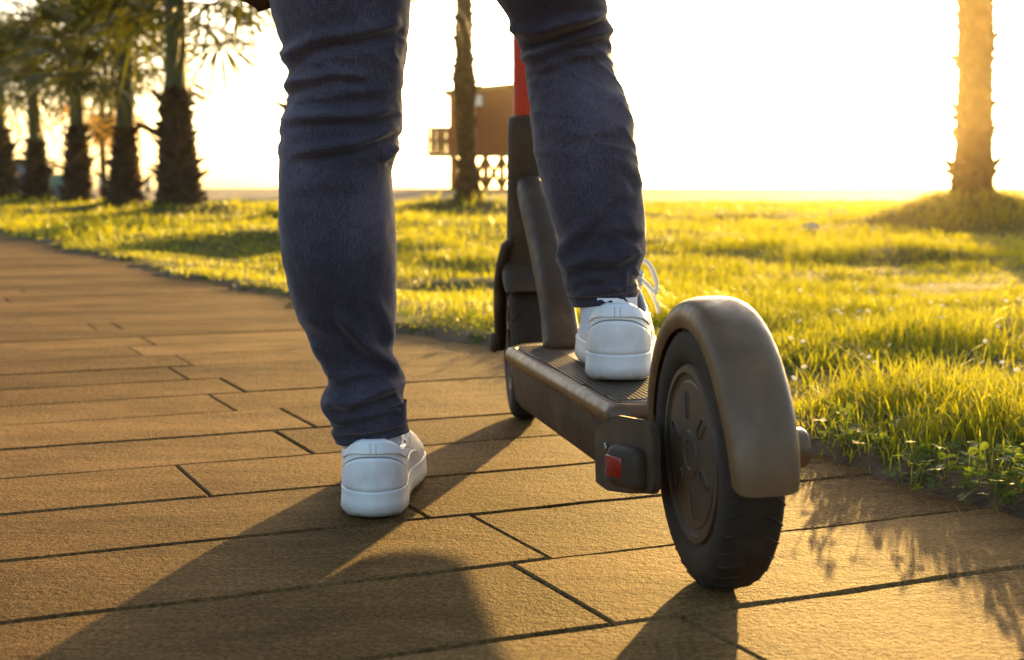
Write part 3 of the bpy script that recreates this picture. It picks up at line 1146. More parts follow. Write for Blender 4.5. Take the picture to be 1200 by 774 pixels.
# handlebar (above the picture)
ht = column(0.985)
hb = tube_obj('handlebar', [ht + Vector((-0.21, -0.01, 0.012)), ht + Vector((0, 0, 0.012)), ht + Vector((0.21, -0.01, 0.012))], 0.0125, M['black'], scooter, 12)
for sx in (-1, 1):
    tube_obj('grip', [ht + Vector((sx * 0.10, -0.005, 0.012)), ht + Vector((sx * 0.215, -0.01, 0.012))], 0.0165, M['rubber'], hb, 12)
box_obj('display', ht + Vector((0, 0, 0.022)), (0.05, 0.06, 0.035), M['black'], scooter, 0.008)
tube_obj('brake_lever', [ht + Vector((-0.07, 0.01, 0.0)), ht + Vector((-0.12, 0.035, -0.005)), ht + Vector((-0.19, 0.03, -0.01))], 0.0045, M['steel'], scooter, 8)
tube_obj('brake_cable', [ht + Vector((0.0, 0.03, 0.0)), ht + Vector((0.01, 0.07, -0.12)), ht + Vector((0.008, 0.05, -0.4)), column(0.40) + Vector((0.008, 0.03, 0)), Vector((0.02, WB + 0.01, 0.26))], 0.0025, M['black'], scooter, 6)


# ------------------------------------------------------------------ person
person = empty('person', (-0.04, 1.45, 0))
tag(person, 'person in dark jeans and white sneakers with one foot on the scooter', 'person')

L_ROWS = [(-260, 322, 505), (-150, 318, 494), (-60, 316, 486), (0, 319, 480), (15, 321, 479), (30, 326, 478), (45, 331, 475), (58, 336, 474), (66, 334, 473), (74, 335, 472), (84, 341, 471), (95, 341, 471), (104, 338, 470),
          (112, 341, 470), (124, 342, 470), (136, 336, 469), (148, 331, 470), (154, 331, 467), (162, 331, 464), (175, 329, 466), (184, 329, 463), (200, 328, 458), (225, 327, 460), (250, 327, 462), (280, 329, 464),
          (310, 333, 465), (340, 340, 465), (370, 349, 464), (400, 363, 461), (418, 373, 459), (428, 379, 463), (436, 382, 470), (448, 384, 473), (460, 381, 473), (470, 379, 473), (480, 381, 472), (488, 388, 472), (496, 392, 474), (504, 394, 476), (511, 396, 477)]
R_ROWS = [(-260, 500, 668), (-150, 540, 690), (-60, 566, 704), (0, 583, 709), (12, 591, 712), (20, 596, 710), (30, 600, 715), (38, 601, 717), (44, 606, 713), (54, 611, 716), (62, 611, 711), (72, 617, 716), (90, 619, 721), (120, 622, 733), (150, 624, 741),
          (180, 628, 745), (210, 635, 749), (240, 642, 753), (262, 650, 755), (280, 656, 755), (290, 657, 755), (298, 654, 754), (306, 656, 751), (316, 660, 748), (326, 661, 744), (334, 662, 746), (342, 665, 748), (349, 669, 747), (354, 672, 746)]
L_FOLDS = [  # polyline in the photograph, height in metres, width in pixels
    ([(330, 75), (345, 60), (372, 48), (420, 40), (472, 27)], 0.0050, 6), ([(334, 108), (350, 95), (390, 88), (430, 90)], 0.0040, 5), ([(334, 140), (380, 137), (430, 136), (468, 124)], 0.0042, 5),
    ([(340, 182), (380, 176), (416, 169), (440, 160), (466, 150)], 0.0042, 5), ([(448, 190), (458, 180), (466, 172)], 0.0035, 4), ([(350, 118), (400, 112), (440, 106)], 0.0020, 6),
    ([(392, 365), (412, 390), (436, 415), (456, 428), (474, 432)], 0.0050, 7), ([(384, 470), (410, 474), (440, 462), (474, 447)], 0.0042, 6), ([(390, 498), (420, 490), (450, 484), (474, 480)], 0.0030, 4),
    ([(366, 402), (385, 430), (400, 450)], 0.0025, 7), ([(400, 445), (430, 436), (455, 440)], 0.0028, 5), ([(350, 372), (380, 385), (410, 410)], 0.0018, 7), ([(440, 350), (452, 380), (460, 405)], 0.0022, 6), ([(340, 225), (380, 215), (430, 217)], 0.0012, 8),
    ([(395, 512), (430, 508), (470, 497)], 0.0016, 3),
]
R_FOLDS = [
    ([(590, 28), (608, 39), (640, 39), (670, 32), (712, 12)], 0.0045, 5), ([(598, 52), (616, 50), (640, 42), (668, 28), (714, 22)], 0.0045, 5), ([(606, 72), (635, 66), (660, 52), (684, 43), (718, 37)], 0.0050, 5),
    ([(614, 80), (640, 78), (670, 66), (716, 60)], 0.0035, 5), ([(650, 166), (682, 157), (730, 155)], 0.0015, 5), ([(728, 190), (745, 206), (754, 222)], 0.0014, 5),
    ([(654, 300), (670, 285), (690, 262), (710, 245)], 0.0035, 7), ([(660, 318), (690, 306), (720, 308), (750, 292)], 0.0038, 6), ([(664, 332), (700, 326), (746, 318)], 0.0028, 5), ([(728, 246), (742, 262), (752, 280)], 0.0014, 7),
    ([(700, 275), (720, 268), (745, 270)], 0.0022, 6), ([(676, 345), (710, 341), (745, 332)], 0.0018, 4), ([(690, 252), (715, 232), (742, 225)], 0.0016, 7),
]


def seg_dist(px, py, poly):
    """signed distance (positive below the fold line) and end taper"""
    best = np.full(px.shape, 1e9)
    sgn = np.zeros(px.shape)
    along = np.zeros(px.shape)
    lens = [math.dist(a, b) for a, b in zip(poly, poly[1:])]
    tot = sum(lens)
    acc = 0
    for (a, b), L in zip(zip(poly, poly[1:]), lens):
        dx, dy = (b[0] - a[0]) / L, (b[1] - a[1]) / L
        t = np.clip((px - a[0]) * dx + (py - a[1]) * dy, 0, L)
        ex, ey = px - (a[0] + t * dx), py - (a[1] + t * dy)
        d = np.hypot(ex, ey)
        k = d < best
        best = np.where(k, d, best)
        sgn = np.where(k, np.sign(dx * ey - dy * ex), sgn)
        along = np.where(k, (acc + t) / tot, along)
        acc += L
    return best * sgn, np.clip(np.minimum(along, 1 - along) * 6, 0.0, 1) ** 0.7


def leg_tube(rows, folds, yfun, tilt, dfac, nseg=104):
    ys = np.array([r[0] for r in rows], float)
    l = np.array([r[1] for r in rows], float)
    r_ = np.array([r[2] for r in rows], float)
    sample = np.concatenate([np.arange(-260, 0, 9.0), np.arange(0, ys[-1], 2.4), [ys[-1]]])
    li, ri = np.interp(sample, ys, l), np.interp(sample, ys, r_)
    # light smoothing so the outline has no kinks
    for a in (li, ri):
        a[1:-1] = 0.25 * a[:-2] + 0.5 * a[1:-1] + 0.25 * a[2:]
    nr = len(sample)
    co = np.zeros((nr, nseg, 3))
    nrm = np.zeros((nr, nseg, 3))
    ph = np.linspace(0, 2 * PI, nseg, endpoint=False)
    ccos, csin = np.cos(ph), np.sin(ph)
    for i, py in enumerate(sample):
        Yc = yfun(py)
        c = at((li[i] + ri[i]) / 2, py, Yc)
        hw = (ri[i] - li[i]) / 2 / FPX * Yc * 1.004
        hd = hw * dfac(py)
        t = tilt * math.exp(-(sample[-1] - py) / 28.0)
        co[i, :, 0] = c.x + hw * ccos
        co[i, :, 1] = c.y + hd * csin
        co[i, :, 2] = c.z + t * ccos
        nrm[i, :, 0] = ccos
        nrm[i, :, 1] = csin
    flat = co.reshape(-1, 3)
    nf = nrm.reshape(-1, 3)
    px, py = project(flat)
    facing = sstep(-0.35, 0.35, -nf[:, 1])
    disp = np.zeros(len(flat))
    for poly, amp, wid in folds:
        s, tap = seg_dist(px, py, poly)
        w_ = wid * np.where(s < 0, 1.5, 0.75)
        prof = np.exp(-(s / w_) ** 2) - 0.75 * np.exp(-((s - 1.9 * wid) / (1.0 * wid)) ** 2)
        disp += 1.5 * amp * prof * tap * facing
    # gentle cloth unevenness all round
    nz = np.array([mnoise.fractal(Vector((p[0] * 26, p[1] * 26, p[2] * 20)), 1.0, 2.0, 3) for p in flat])
    nz2 = np.array([mnoise.noise(Vector((p[0] * 60 + p[2] * 25, p[1] * 60, p[2] * 75))) for p in flat])
    disp += 0.0013 * nz + 0.00055 * nz2
    # finer crumples where the cloth bunches: behind the knee and above the hem
    bunch = np.clip(sstep(10, 60, py) * (1 - sstep(150, 230, py)) * 0.8 + sstep(sample[-1] - 120, sample[-1] - 60, py), 0, 1)
    rid = np.array([1 - 2 * abs(mnoise.noise(Vector((p[0] * 13 + p[1] * 9, p[1] * 13, p[2] * 48 + p[0] * 16 + 7)))) for p in flat])
    rid2 = np.array([1 - 2 * abs(mnoise.noise(Vector((p[0] * 24 - p[1] * 15, p[1] * 20, p[2] * 66 - p[0] * 30 + 3)))) for p in flat])
    disp += bunch * (0.0030 * np.clip(rid, 0, 1) ** 2.2 + 0.0014 * np.clip(rid2, 0, 1) ** 2.2) * (0.4 + 0.6 * facing)
    # hem band
    hem = (sample[-1] - np.repeat(sample, nseg))
    disp += np.where(hem < 12, 0.0010, 0) * facing - np.where((hem >= 12) & (hem < 16), 0.0009, 0)
    flat = flat + nf * disp[:, None]
    return flat, nr, nseg


def build_jeans():
    lv, lr, ns = leg_tube(L_ROWS, L_FOLDS, lambda y: np.interp(y, [-260, 0, 150, 300, 430, 511], [1.43, 1.42, 1.425, 1.410, 1.416, 1.412]), 0.0065,
                          lambda y: np.interp(y, [-260, 0, 250, 400, 511], [1.05, 1.1, 1.15, 1.1, 1.15]))
    rv, rrn, ns = leg_tube(R_ROWS, R_FOLDS, lambda y: np.interp(y, [-260, 0, 60, 260, 354], [1.45, 1.50, 1.53, 1.475, 1.452]), 0.0050,
                           lambda y: np.interp(y, [-260, 0, 250, 354], [1.05, 1.1, 1.1, 1.15]))
    vs = np.concatenate([lv, rv])
    fs = grid_faces(lr, ns, True) + [tuple(k + len(lv) for k in f) for f in grid_faces(rrn, ns, True)]
    # inner hem walls
    extra = []
    base = len(vs)
    for off, nr, arr in ((0, lr, lv), (len(lv), rrn, rv)):
        ring = arr[(nr - 1) * ns:]
        c = ring.mean(0)
        b = base + len(extra)
        for dz in (0.0, 0.03):
            for p in ring:
                q = c + (p - c) * 0.93
                extra.append((q[0], q[1], p[2] + dz))
        o0 = off + (nr - 1) * ns
        for k in range(ns):
            k2 = (k + 1) % ns
            fs.append((o0 + k, o0 + k2, b + k2, b + k))
            fs.append((b + k, b + k2, b + ns + k2, b + ns + k))
    # hips above the picture join both legs
    top_l, top_r = lv[:ns], rv[:ns]
    n2 = 40
    b = base + len(extra)
    cl, cr = top_l.mean(0), top_r.mean(0)
    zt = max(cl[2], cr[2])
    cx = (cl[0] + cr[0]) / 2
    for z, hx, hy in ((zt - 0.06, 0.075, 0.055), (zt - 0.03, 0.120, 0.085), (zt + 0.015, 0.168, 0.112), (zt + 0.06, 0.178, 0.120), (zt + 0.14, 0.165, 0.112), (zt + 0.22, 0.150, 0.102), (zt + 0.26, 0.148, 0.100)):
        for k in range(n2):
            a = 2 * PI * k / n2
            extra.append((cx + hx * math.cos(a), 1.44 + hy * math.sin(a), z))
    for f in grid_faces(7, n2, True):
        fs.append(tuple(b + k for k in f))
    fs.append(tuple(b + k for k in range(n2)))
    allv = np.concatenate([vs, np.array(extra)])
    o = from_data('jeans', allv - np.array(person.location), fs, M['denim'], person)
    me = o.data
    # stitched line above each hem
    for arr, nr in ((lv, lr), (rv, rrn)):
        bm = bmesh.new()
        row = arr.reshape(nr, ns, 3)[nr - 6]
        c = row.mean(0)
        n = 66
        for k in range(n):
            u = (k / n) * ns
            i0 = int(u) % ns
            i1 = (i0 + 1) % ns
            p = row[i0] * (1 - (u % 1)) + row[i1] * (u % 1)
            u2 = ((k + 0.62) / n) * ns
            j0 = int(u2) % ns
            j1 = (j0 + 1) % ns
            p2 = row[j0] * (1 - (u2 % 1)) + row[j1] * (u2 % 1)
            d = (p - c)
            d[2] = 0
            d /= np.linalg.norm(d)
            loc = np.array(person.location)
            bm_tube(bm, [Vector(p - loc + d * 0.0003), Vector(p2 - loc + d * 0.0003)], 0.0005, 4, True)
        from_bm('hem_stitching', bm, M['thread'], o, True)
    return zt, cx


HIP_Z, HIP_X = build_jeans()

OUT_Y = np.array([0.0, 0.0035, 0.010, 0.020, 0.04, 0.08, 0.12, 0.16, 0.195, 0.225, 0.245, 0.258, 0.266, 0.2705])
OUT_W = np.array([0.0, 0.0110, 0.0195, 0.0268, 0.0322, 0.0330, 0.0345, 0.0410, 0.0440, 0.0410, 0.0340, 0.0250, 0.0140, 0.0])


def shoe_outline(n=96):
    fy = np.linspace(0, 1, 400)
    yy = np.interp(fy, np.linspace(0, 1, len(OUT_Y)), OUT_Y)
    ww = np.interp(fy, np.linspace(0, 1, len(OUT_Y)), OUT_W)
    for _ in range(12):
        yy[1:-1] = 0.25 * yy[:-2] + 0.5 * yy[1:-1] + 0.25 * yy[2:]
        ww[1:-1] = 0.25 * ww[:-2] + 0.5 * ww[1:-1] + 0.25 * ww[2:]
    seg = np.hypot(np.diff(yy), np.diff(ww))
    s = np.concatenate([[0], np.cumsum(seg)])
    s /= s[-1]
    half = n // 2
    q = np.linspace(0, 1, half + 1)
    q = 0.65 * q + 0.35 * q * q          # more points at the heel
    hy, hw = np.interp(q, s, yy), np.interp(q, s, ww)
    right = [(hw[i], hy[i], q[i]) for i in range(half + 1)]
    left = [(-hw[i], hy[i], q[i]) for i in range(half - 1, 0, -1)]
    return right + left


def catmull(pts, n=6):
    p = [Vector(q) for q in pts]
    p = [p[0] * 2 - p[1]] + p + [p[-1] * 2 - p[-2]]
    out = []
    for i in range(1, len(p) - 2):
        for k in range(n):
            t = k / n
            out.append(0.5 * ((2 * p[i]) + (p[i + 1] - p[i - 1]) * t + (2 * p[i - 1] - 5 * p[i] + 4 * p[i + 1] - p[i + 2]) * t * t + (3 * p[i] - p[i - 1] - 3 * p[i + 1] + p[i + 2]) * t ** 3))
    out.append(p[-2])
    return out


def build_shoe(loc, yaw, mirror, parent, pitch=0.0, loops=(-1, 1)):
    root_m = Matrix.Translation(Vector(loc) - person.location) @ Matrix.Rotation(yaw, 4, 'Z') @ Matrix.Rotation(pitch, 4, 'X')
    o2 = shoe_outline()
    n = len(o2)
    P = np.array([(a, b) for a, b, _ in o2])
    Q = np.array([c for _, _, c in o2])
    med = np.where(P[:, 0] * mirror < 0, 1.0, 1.0)
    P = P.copy()
    P[:, 0] += mirror * 0.010 * sstep(0.08, 0.24, P[:, 1])       # toe swings inward
    tang = np.roll(P, -1, 0) - np.roll(P, 1, 0)
    nr2 = np.stack([tang[:, 1], -tang[:, 0]], 1)
    nr2 /= np.linalg.norm(nr2, axis=1)[:, None]

    def place(o):
        if o.parent is parent:
            o.matrix_local = root_m
        return o

    def ring(off, z):
        p = P + nr2 * off
        return [(p[i, 0], p[i, 1], z[i] if hasattr(z, '__len__') else z) for i in range(n)]
    rock = 0.0022 * sstep(0.03, 0.0, P[:, 1]) ** 2 + 0.010 * sstep(0.22, 0.27, P[:, 1])
    layers = [ring(-0.006, 0.0006 + rock), ring(-0.0025, 0.0004 + rock), ring(-0.0002, 0.003 + rock), ring(0.0018, 0.0065 + rock * 0.6), ring(0.0012, 0.014), ring(0.0006, 0.0225), ring(0.0009, 0.0248), ring(0.0010, 0.0262), ring(0.0002, 0.0275), ring(-0.003, 0.0278)]
    v = [p for l in layers for p in l]
    f = grid_faces(len(layers), n, True) + [tuple(range(n - 1, -1, -1)), tuple((len(layers) - 1) * n + k for k in range(n))]
    sole = place(from_data('sole', v, f, M['sole'], parent))
    # upper: bezier walls from the sole edge up to the collar
    a = PI * (Q ** 0.80)
    side = np.sign(P[:, 0] + 1e-9)
    side[0] = 1
    ry = np.where(a < PI / 2, 0.050, 0.060)
    T = np.stack([side * 0.0275 * np.sin(a) + mirror * 0.0, 0.054 - ry * np.cos(a)], 1)
    af = np.array([0, 0.12, 0.22, 0.34, 0.5, 0.65, 0.8, 1.0]) * PI
    zc = np.interp(a, af, [0.0775, 0.0772, 0.0735, 0.0655, 0.0660, 0.074, 0.090, 0.100])
    nt = 22

    def upper(t, off=0.0):
        z0 = 0.0255
        out = np.zeros((n, 3))
        heel = sstep(0.10, 0.0, P[:, 1])
        P0 = np.concatenate([P - nr2 * 0.0012, np.full((n, 1), z0)], 1)
        P1 = np.concatenate([P + nr2 * (0.0022 * heel[:, None]), (z0 + 0.021 + 0.006 * heel)[:, None]], 1)
        k = (0.30 * sstep(0.25, 0.75, Q))[:, None]
        P2 = np.concatenate([T * (1 - k) + P * k + nr2 * (0.0065 * (1 - sstep(0.3, 0.6, Q)))[:, None], (zc - 0.014 - 0.012 * sstep(0.3, 0.9, Q))[:, None]], 1)
        P3 = np.concatenate([T + nr2 * (0.0015), zc[:, None]], 1)
        b = ((1 - t) ** 3) * P0 + 3 * t * (1 - t) ** 2 * P1 + 3 * t * t * (1 - t) * P2 + t ** 3 * P3
        b[:, :2] += nr2 * off
        b[:, 2] += off * 0.6 * sstep(0.3, 0.8, Q)
        return b
    lay = [upper(t) for t in np.linspace(0, 1, nt)]
    # roll the collar over and down inside
    c_in = np.array([mirror * 0.0, 0.058])
    for dz, sc in ((0.0015, 0.93), (-0.002, 0.86), (-0.012, 0.84), (-0.03, 0.84)):
        b = lay[nt - 1].copy()
        b[:, :2] = c_in + (b[:, :2] - c_in) * sc
        b[:, 2] += dz
        lay.append(b)
    v = [tuple(p) for l in lay for p in l]
    up = place(from_data('upper', v, grid_faces(len(lay), n, True), M['shoe'], parent))
    up.name = 'sneaker_upper'

    def patch(name, qmax, tlo, thi, off, mat, qmin=0.0, sides=(1, -1), wrap=True, nq=28, ntt=10, thick=0.0011):
        """raised leather panel that follows the upper; tlo, thi functions of q"""
        ups = np.linspace(0, 1, 41)
        surf = np.array([upper(t, off) for t in ups])          # 41 x n x 3
        surf_i = np.array([upper(t, off - thick - 0.0006) for t in ups])

        def samp(S_, q, sd_, t):
            half = n // 2
            qa = Q[:half + 1]
            fi = np.interp(q, qa, np.arange(half + 1))
            i0 = int(min(fi, half - 1))
            fr = fi - i0
            k = t * 40
            k0 = int(min(k, 39))
            kf = k - k0
            ids = (i0, i0 + 1) if sd_ > 0 else ((-i0) % n, (-(i0 + 1)) % n)
            A_ = S_[k0, ids[0]] * (1 - fr) + S_[k0, ids[1]] * fr
            B_ = S_[k0 + 1, ids[0]] * (1 - fr) + S_[k0 + 1, ids[1]] * fr
            return A_ * (1 - kf) + B_ * kf
        vs, fs = [], []
        if not wrap and len(sides) == 2:
            for one in sides:
                patch(name, qmax, tlo, thi, off, mat, qmin, (one,), False, nq, ntt, thick)
            return None
        if wrap:
            cols = [(q, -1) for q in np.linspace(qmax, qmin, nq)] + [(q, 1) for q in np.linspace(qmin, qmax, nq)][1:]
            runs = [cols]
        else:
            runs = [[(q, sd_) for q in np.linspace(qmin, qmax, nq)] for sd_ in sides]
        for cols in runs:
            b = len(vs)
            m_ = ntt + 2
            for q, sd_ in cols:
                lo, hi = tlo(q), thi(q)
                vs.append(samp(surf_i, q, sd_, lo))
                for k in range(ntt):
                    vs.append(samp(surf, q, sd_, lo + (hi - lo) * k / (ntt - 1)))
                vs.append(samp(surf_i, q, sd_, hi))
            for i in range(len(cols) - 1):
                for k in range(m_ - 1):
                    fs.append((b + i * m_ + k, b + (i + 1) * m_ + k, b + (i + 1) * m_ + k + 1, b + i * m_ + k + 1))
        return place(from_data(name, vs, fs, mat, up))
    QH = 0.25
    patch('heel_panel', QH, lambda q: 0.02, lambda q: 0.02 + 0.58 * max(0.0, 1 - (q / QH) ** 2.0) ** 0.85, 0.0012, M['shoe'], thick=0.0014)
    # stitching along the panel: a fine raised cord
    patch('heel_piping', QH * 1.04, lambda q: 0.02 + 0.60 * max(0.0, 1 - (q / (QH * 1.04)) ** 2.0) ** 0.85, lambda q: 0.02 + 0.60 * max(0.0, 1 - (q / (QH * 1.04)) ** 2.0) ** 0.85 + 0.030,
          0.0006, M['seam'], ntt=3, thick=0.0006)
    patch('collar_pad', 0.42, lambda q: 0.70, lambda q: 0.985, 0.0020, M['shoe'], thick=0.003, nq=36)
    patch('side_panel', 0.62, lambda q: 0.03, lambda q: 0.03 + 0.42 * (1 - abs((q - 0.44) / 0.19) ** 3), 0.0008, M['shoe'], qmin=0.26, wrap=False)
    patch('eyestay', 0.80, lambda q: 0.62, lambda q: 0.93, 0.0012, M['shoe'], qmin=0.50, wrap=False, thick=0.0014)
    patch('toe_cap', 1.0, lambda q: 0.02, lambda q: 0.02 + 0.35 * max(0.0, (q - 0.74) / 0.26) ** 0.5, 0.0008, M['shoe'], qmin=0.75, wrap=False)
    # stitches on the heel tab
    bm = bmesh.new()
    for sx in (-0.0028, 0.0028):
        for k in range(7):
            t = 0.71 + 0.036 * k
            b = upper(t, 0.0032)[0]
            b2 = upper(t + 0.021, 0.0032)[0]
            bm_tube(bm, [Vector((sx, b[1], b[2])), Vector((sx, b2[1], b2[2]))], 0.00035, 4)
    place(from_bm('heel_stitching', bm, M['seam'], up, False))
    # tongue
    bm = bmesh.new()
    tv = []
    for i in range(8):
        t = i / 7
        for sx in np.linspace(-1, 1, 7):
            tv.append((sx * (0.016 + 0.006 * t), 0.168 - 0.064 * t - 0.004 * abs(sx) * (1 - t), 0.069 + 0.036 * t - 0.006 * sx * sx))
    bm.free()
    tongue = place(from_data('tongue', tv, grid_faces(8, 7), M['shoe'], up))
    sm = tongue.modifiers.new('thickness', 'SOLIDIFY')
    sm.thickness = 0.006
    # laces: cross bars and a bow
    bm = bmesh.new()
    for i in range(6):
        t = i / 5
        y = 0.172 - 0.062 * t
        z = 0.0715 + 0.028 * t
        w_ = 0.018 + 0.005 * t
        bm_tube(bm, [(-w_, y + 0.002, z - 0.006), (-w_ * 0.5, y, z + 0.003), (w_ * 0.5, y - 0.003, z + 0.003), (w_, y - 0.005, z - 0.005)], 0.0022, 6, True)
    kx, ky, kz = 0.0, 0.122, 0.101
    for sx in loops:
        pts = [(kx, ky, kz), (kx + sx * 0.016, ky + 0.006, kz + 0.013), (kx + sx * 0.028, ky + 0.010, kz + 0.010), (kx + sx * 0.036, ky + 0.014, kz - 0.006), (kx + sx * 0.037, ky + 0.020, kz - 0.020), (kx + sx * 0.034, ky + 0.018, kz - 0.020), (kx + sx * 0.018, ky + 0.008, kz - 0.004), (kx, ky, kz)]
        bm_tube(bm, catmull(pts), 0.0027, 8, True, 0.6)
        bm_tube(bm, catmull([(kx, ky, kz), (kx + sx * 0.018, ky + 0.014, kz - 0.004), (kx + sx * 0.034, ky + 0.030, kz - 0.028), (kx + sx * 0.040, ky + 0.034, kz - 0.045)]), 0.0025, 8, True, 0.6)
    place(from_bm('shoelace', bm, M['lace'], up, True))
    return root_m


lh = ground(438, 611)
build_shoe((lh.x, lh.y, 0.0005), R(4), 1, person, loops=(-1,))
rh = ground(723, 450, 0.1295)
build_shoe((rh.x, rh.y, 0.1302), R(-6), -1, person, loops=(1,))


def sock(x, y, z0, z1, rx, ry, name='sock'):
    n = 40
    vs = []
    zs = np.linspace(z0, z1, 10)
    for i, z in enumerate(zs):
        for k in range(n):
            a = 2 * PI * k / n
            rb = 1 + 0.012 * (1 if k % 2 else -1)
            vs.append((x + rx * rb * math.cos(a) - person.location.x, y + ry * rb * math.sin(a) - person.location.y, z))
    return from_data(name, vs, grid_faces(10, n, True), M['sock'], person)


def fwd(loc, yaw, d):
    return loc.x - math.sin(yaw) * d, loc.y + math.cos(yaw) * d


x_, y_ = fwd(lh, R(4), 0.054)
sock(x_, y_ - 0.002, 0.045, 0.090, 0.0265, 0.0275)
x_, y_ = (713 - 600) / FPX * 1.45, rh.y + 0.054
sock(x_, y_ - 0.002, 0.175, 0.212, 0.0285, 0.027)


def build_body():
    """one continuous skinned figure; the part inside the picture lies inside the clothes"""
    me = bpy.data.meshes.new('body')
    o = bpy.data.objects.new('body', me)
    pl = person.location
    px_, pz = HIP_X, HIP_Z + 0.12
    V_, E_, RAD = [], [], []

    def add(p, r, par=None):
        V_.append((p[0] - pl.x, p[1] - pl.y, p[2]))
        RAD.append(r)
        if par is not None:
            E_.append((par, len(V_) - 1))
        return len(V_) - 1
    pelvis = add((px_, 1.44, pz), (0.12, 0.085))
    left = [at(402, -60, 1.43), at(402, 110, 1.425), at(397, 280, 1.41), at(413, 400, 1.415), at(432, 480, 1.412)]
    right = [at(636, -60, 1.475), at(662, 65, 1.53), at(685, 160, 1.51), at(700, 260, 1.475), at(704, 320, 1.455)]
    for foot, chain, hipx in (((x_l, y_l), left, -0.085), ((x_r, y_r), right, 0.085)):
        k = add((px_ + hipx, 1.44, pz - 0.05), (0.07, 0.07), pelvis)
        for p_, r_ in zip(chain, (0.038, 0.028, 0.026, 0.022, 0.019)):
            k = add(p_, (r_, r_), k)
        zf = 0.0 if hipx < 0 else 0.13
        an = add((foot[0], foot[1] + 0.002, zf + 0.085), (0.020, 0.024), k)
        hl = add((foot[0], foot[1] + 0.005, zf + 0.055), (0.020, 0.024), an)
        add((foot[0] + (0.012 if hipx < 0 else 0.025), foot[1] + 0.11, zf + 0.045), (0.02, 0.014), hl)
    wst = add((px_, 1.45, pz + 0.17), (0.105, 0.075), pelvis)
    ch = add((px_, 1.48, pz + 0.36), (0.135, 0.085), wst)
    nb = add((px_, 1.50, pz + 0.50), (0.05, 0.05), ch)
    nk = add((px_, 1.515, pz + 0.58), (0.045, 0.048), nb)
    hd = add((px_, 1.53, pz + 0.66), (0.072, 0.085), nk)
    add((px_, 1.53, pz + 0.77), (0.066, 0.08), hd)
    sc_m = Matrix.Translation(scooter.location) @ Euler((0, R(-1.6), YAW)).to_matrix().to_4x4()
    for sx in (-1, 1):
        hand = sc_m @ (ht + Vector((sx * 0.17, -0.02, 0.035)))
        sh = add((px_ + sx * 0.155, 1.49, pz + 0.44), (0.05, 0.05), ch)
        el = add((px_ + sx * 0.235, 1.56, pz + 0.22), (0.038, 0.038), sh)
        wr = add(hand + Vector((0, -0.05, 0.01)), (0.024, 0.022), el)
        pm = add(hand + Vector((0, 0.0, 0.012)), (0.034, 0.016), wr)
        for q, ln in zip((-1.5, -0.5, 0.5, 1.5), (0.85, 1.0, 0.95, 0.75)):
            f1 = add(hand + Vector((q * 0.018, 0.035 * ln + 0.012, 0.006)), (0.009, 0.009), pm)
            f2 = add(hand + Vector((q * 0.018, 0.042 * ln + 0.012, -0.024)), (0.0085, 0.0085), f1)
            add(hand + Vector((q * 0.018, 0.018 * ln + 0.006, -0.040)), (0.0075, 0.0075), f2)
        t1 = add(hand + Vector((-sx * 0.036, -0.008, -0.006)), (0.010, 0.010), pm)
        add(hand + Vector((-sx * 0.040, 0.012, -0.032)), (0.0085, 0.0085), t1)
    me.from_pydata(V_, E_, [])
    C.objects.link(o)
    o.parent = person
    sk = o.modifiers.new('skin', 'SKIN')
    lay = me.skin_vertices[0].data
    for i, r in enumerate(RAD):
        lay[i].radius = r
    lay[0].use_root = True
    sk.use_smooth_shade = True
    ss = o.modifiers.new('smooth', 'SUBSURF')
    ss.levels = ss.render_levels = 2
    me.materials.append(M['skin'])
    return px_, pz


x_l, y_l = fwd(lh, R(4), 0.054)
x_r, y_r = fwd(rh, R(1), 0.054)
BX, BZ = build_body()


def garment_torso():
    pl = person.location
    n = 40
    vs = []
    prof = [(0.02, 0.165, 0.118, 1.44), (0.06, 0.168, 0.12, 1.44), (0.17, 0.15, 0.11, 1.45), (0.28, 0.165, 0.115, 1.465), (0.38, 0.185, 0.12, 1.48), (0.45, 0.185, 0.105, 1.49), (0.50, 0.13, 0.085, 1.495), (0.535, 0.065, 0.065, 1.505), (0.56, 0.058, 0.06, 1.51)]
    for dz, hx, hy, yc in prof:
        for k in range(n):
            a = 2 * PI * k / n
            w_ = 1 + 0.02 * math.sin(5 * a + dz * 30)
            vs.append((BX + hx * w_ * math.cos(a) - pl.x, yc + hy * w_ * math.sin(a) - pl.y, BZ + dz))
    o = from_data('sweater', vs, grid_faces(len(prof), n, True), M['wool'], person)
    sc_m = Matrix.Translation(scooter.location) @ Euler((0, R(-1.6), YAW)).to_matrix().to_4x4()
    for sx in (-1, 1):
        hand = sc_m @ (ht + Vector((sx * 0.17, -0.02, 0.035)))
        a = Vector((BX + sx * 0.14, 1.49, BZ + 0.44)) - pl
        b = Vector((BX + sx * 0.235, 1.56, BZ + 0.22)) - pl
        c = hand + Vector((0, -0.055, 0.01)) - pl
        tube_obj('sleeve', [a, a.lerp(b, 0.5) + Vector((sx * 0.012, 0, 0)), b, b.lerp(c, 0.5), c], [0.068, 0.06, 0.054, 0.045, 0.034], M['wool'], o, 16)
    # hair
    hv, hf = [], []
    bm = bmesh.new()
    bmesh.ops.create_uvsphere(bm, u_segments=24, v_segments=16, radius=1)
    for v in bm.verts:
        v.co = Vector((v.co.x * 0.088 + BX - pl.x, v.co.y * 0.102 + 1.515 - pl.y, v.co.z * 0.115 + BZ + 0.735 - (0.05 if v.co.y < 0 and v.co.z < 0 else 0)))
    from_bm('hair', bm, M['hair'], person, True)
    # features of the face
    bm = bmesh.new()
    bm_tube(bm, [(BX - pl.x, 1.615 - pl.y, BZ + 0.72), (BX - pl.x, 1.638 - pl.y, BZ + 0.695), (BX - pl.x, 1.62 - pl.y, BZ + 0.685)], [0.008, 0.014, 0.01], 8)
    from_bm('nose', bm, M['skin'], person, True)


